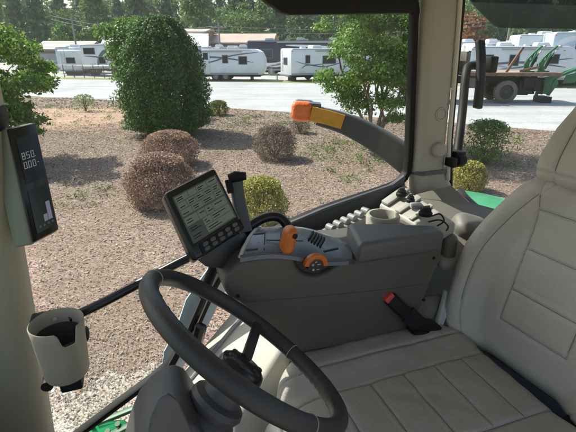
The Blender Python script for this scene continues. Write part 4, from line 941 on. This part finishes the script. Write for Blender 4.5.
def bsc(y): return sum(lerpt(BT, y+BY+k*.012) for k in (-2, -1, 0, 1, 2))/5/.242
def bdisp(x, y):
    k = bsc(y); X = x*k; Y = y+BY; hw = .242*k
    z = .040*ss(hw-.115, hw-.03, abs(X))-.006
    inner = 1 if abs(X) < .083 and Y > .08 else 0
    d = max(gr(abs(X), .083) if Y > .078 else 0, inner*max(gr(Y, .162), gr(Y, .268), gr(Y, .365)), gr(Y, .08) if abs(X) < .083 else 0, gr(abs(X), hw-.060, .004)*.8)
    puff = .002*abs(math.sin((Y-.08)/.1*math.pi))**.5 if inner else 0
    w_ = .0045*noise.noise(Vector((x*8, y*8, 9)))+.0014*noise.noise(Vector((x*28, y*28, 14)))
    return z-.005*d+puff+w_
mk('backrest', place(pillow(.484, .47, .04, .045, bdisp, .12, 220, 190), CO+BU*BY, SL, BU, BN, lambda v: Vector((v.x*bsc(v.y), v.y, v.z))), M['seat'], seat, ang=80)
def hdisp(x, y):
    z = .010*ss(.05, .1, abs(x))+.015*math.cos(y*8)
    d = max(gr(abs(x), .07), gr(y, -.098, .004))
    return z-.006*d+.003*noise.noise(Vector((x*9, y*9, 21)))
HT = [(-.13, .122), (-.06, .120), (0, .104), (.04, .085), (.13, .055)]
mk('headrest', place(pillow(.25, .25, .035, .04, hdisp, .12, 120, 120), CO+BU*.548+BN*.010, SL, BU, BN, lambda v: Vector((v.x*lerpt(HT, v.y)/.122, v.y, v.z))), M['seat'], seat, ang=80)
def seamline(name, par, pts, disp, org, ax, ay, az, bend=None, m='stitch'):
    for a, b in pts:
        ps = []
        for k in range(41):
            x = a[0]+(b[0]-a[0])*k/40; y = a[1]+(b[1]-a[1])*k/40; v = Vector((x, y, disp(x, y)))
            if bend: v = bend(v)
            ps.append(org+ax*v.x+ay*v.y+az*(v.z+.0003))
        mk(name, tube(ps, .0008, 5), M[m], par)
cu = [o for o in seat.children if o.name.startswith('cushion')][0]; bk_ = [o for o in seat.children if o.name.startswith('backrest')][0]; hr_ = [o for o in seat.children if o.name.startswith('headrest')][0]
seamline('seam_thread', cu, [((q, -.215), (q, .215)) for q in (-.095, .095, -.168, .168)]+[((-.095, q), (.095, q)) for q in (-.18, -.10, -.015, .07, .155)], cdisp, T(-.503, .557, -.705), RT, FW, UP)
bb = lambda v: Vector((v.x*bsc(v.y), v.y, v.z))
def bx(X, Y): return (X/bsc(Y-BY), Y-BY)
def backcurve(fx):
    ps = []
    for k in range(80):
        Y = .08+.32*k/79; X = fx(Y); x, y = bx(X, Y); v = bb(Vector((x, y, bdisp(x, y)))); ps.append(CO+BU*BY+SL*v.x+BU*v.y+BN*(v.z+.0003))
    mk('seam_thread', tube(ps, .0008, 5), M['stitch'], bk_)
for sg in (-1, 1): backcurve(lambda Y: sg*.083); backcurve(lambda Y: sg*(.242*bsc(Y-BY)-.06))
seamline('seam_thread', bk_, [(bx(-.083, y), bx(.083, y)) for y in (.08, .162, .268, .365)], bdisp, CO+BU*BY, SL, BU, BN, bb)
seamline('seam_thread', hr_, [((q, -.09), (q, .09)) for q in (-.07, .07)], hdisp, CO+BU*.548+BN*.010, SL, BU, BN, lambda v: Vector((v.x*lerpt(HT, v.y)/.122, v.y, v.z)))
mk('suspension_base', prism([CO+SL*-.17+UP*-.1-SF*.1, CO+SL*-.17+UP*-.1+SF*.46, CO+SL*-.15-UP*.13+SF*.43, CO+SL*-.15-UP*.13-SF*.1], SL*.32), M['black'], seat)
mk('side_plate', prism([P(*q) for q in ((447, 291, 1.17), (452, 294, 1.17), (449, 312, 1.16), (441, 333, 1.14), (434, 334, 1.14), (442, 312, 1.16))], SL*.015), M['lgrey'], seat, bevel=.004)
mk('seat_control', join(boxa(P(571, 431, .88), SL, SF, UP, .05, .06, .03), ), M['black'], seat, bevel=.006)
mk('base_plate', prism([P(*q) for q in ((420, 298, 1.20), (453, 294, 1.20), (444, 322, 1.17), (414, 318, 1.17))], SL*.01), M['dgrey2'], seat, bevel=.003)
bk = thing('seat_belt_buckle', 'black seat belt buckle with a red button beside the armrest box', 'seat belt', P(405, 318, 1.10))
bd = (P(424, 330, 1.10)-P(390, 296, 1.06)).normalized(); bs = bd.cross(SL).normalized()
mk('buckle', boxa(P(398, 306, 1.075), bd, SL, bs, .075, .024, .034), M['black'], bk, bevel=.007, seg=3)
mk('release_button', boxa(P(388.5, 297.3, 1.063), bd, SL, bs, .016, .018, .027), M['red'], bk, bevel=.003)
mk('strap', sweep(smoothpath([P(408, 314, 1.09), P(420, 325, 1.10), P(428, 327, 1.11), P(436, 334, 1.12)], 4), rrect(.045, .006, .002, 2), SL), M['black'], bk)
mk('webbing', sweep(smoothpath([P(411, 330, 1.10), P(426, 331, 1.12), P(438, 333, 1.13), P(452, 329, 1.16)], 4), rrect(.03, .012, .004, 2), UP), M['black'], bk)
mk('anchor', boxa(P(420, 329, 1.13), SF, SL, UP, .07, .025, .022), M['black'], bk, bevel=.004)

# ------------------------------------------------------------------ armrest console
cn = thing('armrest_console', 'dark armrest console with orange lever and lidded box beside the seat', 'console', T(-.4, .85, -.7))
face = [PR(*q, .78) for q in ((223, 286), (228, 274), (243, 260), (275, 256), (295, 257), (298, 267), (305, 275), (315, 277), (329, 273), (341, 263), (349, 258), (362, 258), (445, 243), (441, 262), (420, 312), (415, 340), (300, 354), (287, 345), (240, 304), (228, 298))]
body = mk('body', prism(face, RT*.185), M['console'], cn, bevel=.016, seg=4, ang=35)
Nn = [(240, 257), (258, 254.5), (276, 253.5), (298, 256), (322, 261), (352, 260)]; Ff = [(261, 228), (276, 227), (290, 226.5), (306, 228), (325, 233), (350, 240)]
secs = []
for a, b in zip(smoothpath([PR(*q, .776) for q in Nn], 4), smoothpath([PR(*q, .955) for q in Ff], 4)):
    lift = UP*.012
    secs.append([a-UP*.012, a, a.lerp(b, .12)+UP*.009, a.lerp(b, .4)+lift*1.3, a.lerp(b, .7)+lift*1.2, a.lerp(b, .92)+UP*.006, b, b-UP*.03])
mk('dial_recess', prism([PR(*q, .80) for q in ((292, 257), (292, 282), (345, 282), (352, 257))], RT*.01), M['dark'], cn)
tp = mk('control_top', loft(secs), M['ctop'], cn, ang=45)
mk('top_edge', tube([s[1]+UP*.001 for s in secs], .003, 8), M['dgrey'], tp)
mk('left_edge', tube([secs[0][k] for k in range(1, 7)], .004, 8), M['lgrey'], tp)
for px, py in ((258.5, 233), (256.2, 238), (254, 243.2), (251.8, 248.6)):
    mk('button', place(pillow(.030, .011, .005, .004, lambda x, y: 0, .012, 14, 10), PU(px, py, -.392), FW*-1, (RT*.95-FW*.2).normalized(), UP), M['rim'], tp, ang=60)
mk('control_panel_line', join(*[tube([PU(px, 232, -.388), PU(px-1+k*.6, 250, -.396)], .0012, 6) for k, px in enumerate((265, 281))], tube([PU(266, 240, -.39), PU(303, 241, -.39)], .0012, 6)), M['black'], tp)
mk('rib', join(*[boxa(PU(311+k*2.8, 236+k*1.6, -.392), (RT*.8-FW*.6).normalized(), (FW*.8+RT*.6).normalized(), UP, .045, .0035, .008) for k in range(5)]), M['black'], tp)
o_ = PU(286, 250, -.395); la_ = (UP*.95-FW*.25+RT*.05).normalized()
lv = mk('lever', place(pillow(.025, .056, .011, .010, lambda x, y: .004*math.cos(y*20), .028, 24, 30), o_+la_*.024-RT*.015, (-FW).normalized(), la_, (-RT).normalized()), M['orange'], cn, ang=60)
mk('thumb_switch', lathe([(0, .006), (.006, .005), (.008, 0)], o_+la_*.037-RT*.014-FW*.004, -RT, 16), M['black'], lv)
for px, py in ((238, 296), (434, 258), (424, 300)): mk('screw', lathe([(0, .0022), (.003, .0022), (.0042, .001), (.0042, -.002)], PR(px, py, .779), -RT, 12), M['black'], cn)
mk('part_line', tube(smoothpath([PR(*q, .7795) for q in ((232, 296), (246, 302), (275, 300), (320, 296), (380, 290), (424, 284))], 5), .0007, 6), M['dark'], body)
mk('lid_latch', boxa(PR(352, 262, .7765), -FW, UP, RT, .016, .012, .004), M['dark'], cn, bevel=.0015)
# orange dial on the near face
dc = PR(314, 264, .772); e1 = -FW; e2 = UP
def arcring(c, r0, r1, a0, a1, th, n=24):
    secs = []
    for k in range(n+1):
        a = rad(a0+(a1-a0)*k/n); d = e1*math.cos(a)+e2*math.sin(a); secs.append([c+d*r0, c+d*r1, c+d*r1-RT*th, c+d*r0-RT*th])
    return loft(secs)
dl = mk('throttle_dial', arcring(dc, .017, .028, -8, 172, .014), M['orange'], cn, bevel=.002)
mk('dial_face', cyl(dc+RT*.012, -RT, .0185, .022, 28), M['blackg'], dl)
mk('dial_icon', join(*[boxa(dc-RT*.0105+e1*x+e2*z, e1, e2, RT, sx, sz, .002) for x, z, sx, sz in ((-.007, .004, .006, .0016), (-.007, .004, .0016, .006), (.007, .003, .007, .002), (-.006, -.008, .005, .004), (.005, -.009, .006, .0016), (0, .010, .005, .002))]), M['lgrey'], dl)
mk('slider_slot', boxa(PU(331, 250, -.398), (-FW*.95+RT*.1).normalized(), RT, UP, .035, .005, .003), M['black'], cn)
# lidded box
L_ = [PU(347, 222, -.40), PU(435, 224, -.40), PU(446, 231, -.40), PU(359, 244, -.40)]
mk('lid', prism([L_[0], L_[1], L_[2]-RT*.004, L_[3]-RT*.004], Vector((-.004, 0, -.052))), M['lid'], cn, bevel=.013, seg=4)
mk('hinge_cover', place(pillow(.045, .09, .02, .02, lambda x, y: 0, .06, 20, 20), P(452, 252, 1.16), Vector((1, .2, 0)).normalized(), UP, Vector((.2, -1, 0)).normalized()), M['console'], cn, ang=60)

# ------------------------------------------------------------------ field monitor
mo = thing('field_monitor', 'tilted black touch monitor showing a pale grid in front of the window', 'monitor', P(205, 215, .9))
Q = [P(163.5, 193, .86), P(215, 166.5, .93), P(246, 228, .92), P(195, 262, .85)]
n = nrm(Q); n = n if n.dot(O-Q[0]) > 0 else -n
hs_ = mk('housing', prism(Q, -n*.038), M['blackg'], mo, bevel=.009, seg=3)
mk('screen', slab(Q, .05, .035, .95, .83, .0005, .0015), M['lens'], mo)
cells = []; dim = []; marks = []
rr = random.Random(4)
U0, U1, V0, V1 = .11, .91, .13, .77
mk('screen_page', slab(Q, U0-.02, V0-.02, U1+.02, V1+.02, .002, .0004), M['lcd2'], mo, smooth=False)
rows = [(.0, .13, (.3, .2, .25, .25)), (.145, .29, (.2, .2, .2, .2, .2)), (.305, .44, (.25, .25, .3, .2)), (.48, .66, (.3, .18, .18, .34)), (.675, .83, (.34, .2, .46)), (.845, 1.0, (.34, .66))]
for v0, v1, ws in rows:
    u = U0; v0 = V0+(V1-V0)*v0; v1 = V0+(V1-V0)*v1
    for q, w0 in enumerate(ws):
        w0 = w0*(U1-U0)
        if not (v0 > .55 and q == 0 and w0 > .25): cells.append(slab(Q, u+.004, v0, u+w0-.006, v1, .0026, .0003))
        for k in range(2):
            if rr.random() < .8: a = u+.02+rr.random()*.02; b = v0+(v1-v0)*(.3+.33*k); marks.append(slab(Q, a, b, min(a+w0*rr.uniform(.3, .7), u+w0-.015), b+.012, .0030, .0002))
        u += w0
mk('screen_cells', join(*cells), M['lcd'], mo, smooth=False); mk('screen_text', join(*marks), M['lens'], mo, smooth=False)
kq = Q
for r2 in range(2):
    for c2 in range(5):
        u, v = .26+c2*.145, .875+r2*.065
        c0 = quadpts(kq, u, v)+n*.002
        mk('key', place(pillow(.0155, .011, .005, .004, lambda x, y: 0, .008, 10, 10), c0+n*.003, (Q[1]-Q[0]).normalized(), (Q[0]-Q[3]).normalized(), n), M['dgrey'], mo, ang=60)
mk('keypad', slab(Q, .16, .84, .97, .985, .0, .004), M['black'], mo, bevel=.002)
mk('lower_case', prism([P(192, 258, .87), P(240, 232, .93), P(243, 252, .95), P(222, 270, .93), P(206, 268, .89)], Vector((.01, .05, -.02))), M['dark'], mo, bevel=.008)
mk('mounting_arm', tube(smoothpath([P(232, 246, .99), P(245, 230, 1.02), P(262, 219, 1.05), P(277, 217, 1.06), P(287, 225, 1.06), P(290, 236, 1.05)], 5), .0125, 12), M['blackg'], mo)
mk('stay', tube([P(216, 262, .98), P(209, 280, 1.0), P(203, 296, 1.02)], .012, 10), M['black'], mo)
pb = mk('clamp_post', sweep(smoothpath([P(236, 178, 1.0), P(238, 196, 1.0), P(243, 220, 1.0), P(246, 232, 1.0)], 4), rrect(.030, .02, .006, 3), RT), M['dgrey'], mo)
mk('clamp_knob', tube([P(229, 179, .99), P(236, 176.5, .99), P(246, 176, .99)], [.011, .013, .009], 12), M['black'], pb)
mk('clamp_bolt', tube([P(228, 180, .985), P(231, 193, .985)], .008, 10), M['black'], pb)

# ------------------------------------------------------------------ corner display on the front pillar
cd = thing('corner_display', 'slim pillar display with lit digits fixed to the left front pillar', 'display', P(20, 185, .95))
C = [P(4.5, 128.5, .915), P(34.5, 122, .985), P(58.5, 231, 1.0), P(31, 245.5, .93)]
n = nrm(C); n = n if n.dot(O-C[0]) > 0 else -n
back = Vector(-n*.055)
mk('housing', prism([c for c in C], back), M['casing'], cd, bevel=.006, seg=3)
mk('bezel', slab(C, .05, .012, .985, .985, .0, .004), M['blackg'], cd, bevel=.002)
mk('screen', slab(C, .22, .10, .93, .50, .0042, .001), M['lens'], cd)
mk('screen', slab(C, .22, .555, .93, .93, .0042, .001), M['lens'], cd)
def digit(ch, u, v, w_, h_):
    segs = {'0': 'abcdef', '8': 'abcdefg', '5': 'afgcd'}[ch]; t_ = .016; tv = .0055
    R_ = {'a': (u, v, u+w_, v+tv), 'g': (u, v+h_/2-tv/2, u+w_, v+h_/2+tv/2), 'd': (u, v+h_-tv, u+w_, v+h_), 'f': (u, v, u+t_, v+h_/2), 'b': (u+w_-t_, v, u+w_, v+h_/2), 'e': (u, v+h_/2, u+t_, v+h_), 'c': (u+w_-t_, v+h_/2, u+w_, v+h_)}
    return [slab(C, *R_[s_], .0054, .0006) for s_ in segs]
dg = []
for i, ch in enumerate('850'): dg += digit(ch, .28+i*.15, .235, .10, .058)
for i, ch in enumerate('000'): dg += digit(ch, .28+i*.15, .315, .10, .058)
dg += [slab(C, .70, .284, .72, .292, .0054, .0006), slab(C, .40, .366, .415, .373, .0054, .0006), slab(C, .74, .343, .79, .349, .0054, .0006)]
mk('digits', join(*dg), M['seg'], cd, smooth=False)
mk('level_bars', join(slab(C, .70, .70, .84, .86, .0054, .0006), slab(C, .55, .80, .68, .86, .0054, .0006)), M['bar'], cd, smooth=False)
mk('status_marks', join(*[slab(C, .32+k*.15, .875, .40+k*.15, .895, .0054, .0006) for k in range(4)]), M['lcd2'], cd, smooth=False)
mk('mount', boxa(P(4, 215, 1.02), FW, RT, UP, .06, .05, .16), M['pillar'], cd, bevel=.012)

# ------------------------------------------------------------------ cup holder on the front pillar
cc = P(56, 322, .87); ch_ = thing('cup_holder', 'beige cup holder with a notched rim fixed to the left front pillar', 'cup holder', cc-UP*.14)
V = []; F = []; NA = 64
prof = [(.041, -.128, 0), (.0436, -.122, 0), (.0465, -.08, 0), (.0498, -.02, .6), (.0515, .0, 1), (.0497, .002, 1), (.048, -.002, 1), (.0458, -.04, .4), (.0428, -.115, 0), (.0, -.118, 0)]
na = math.atan2(-.65, .75)
for (r, h, k) in prof:
    for i in range(NA):
        a = 2*math.pi*i/NA; dd = abs((a-na+math.pi) % (2*math.pi)-math.pi)
        notch = .034*(1-ss(.22, .42, dd))*k
        V.append(cc+Vector((math.cos(a)*r, math.sin(a)*r, h-notch)))
for j in range(len(prof)-1):
    for i in range(NA): F.append((j*NA+i, j*NA+(i+1) % NA, (j+1)*NA+(i+1) % NA, (j+1)*NA+i))
F.append(tuple(range(NA)))
cup = mk('cup', (V, F), M['taupe'], ch_, ang=50)
mk('liner', lathe([(.0452, -.03), (.0450, -.05), (.0424, -.113), (0, -.116)], cc, UP, 48), M['dark'], ch_, ang=50)
mk('mark', boxa(cc+Vector((-.024, .036, -.018)), (.8, .5, 0), (-.5, .8, 0), UP, .008, .003, .006), M['lgrey'], ch_)
for px, py, sd_, sz in ((44, 321, .945, (.05, .04, .03)), (72, 378, .95, (.045, .05, .035)), (84, 334, .93, (.02, .03, .025))):
    mk('bracket', boxa(P(px, py, sd_), FW, RT, UP, *sz), M['black'], ch_, bevel=.006)
mk('bolt', cyl(P(47, 387, .90), RT, .012, .03, 14), M['black'], ch_)
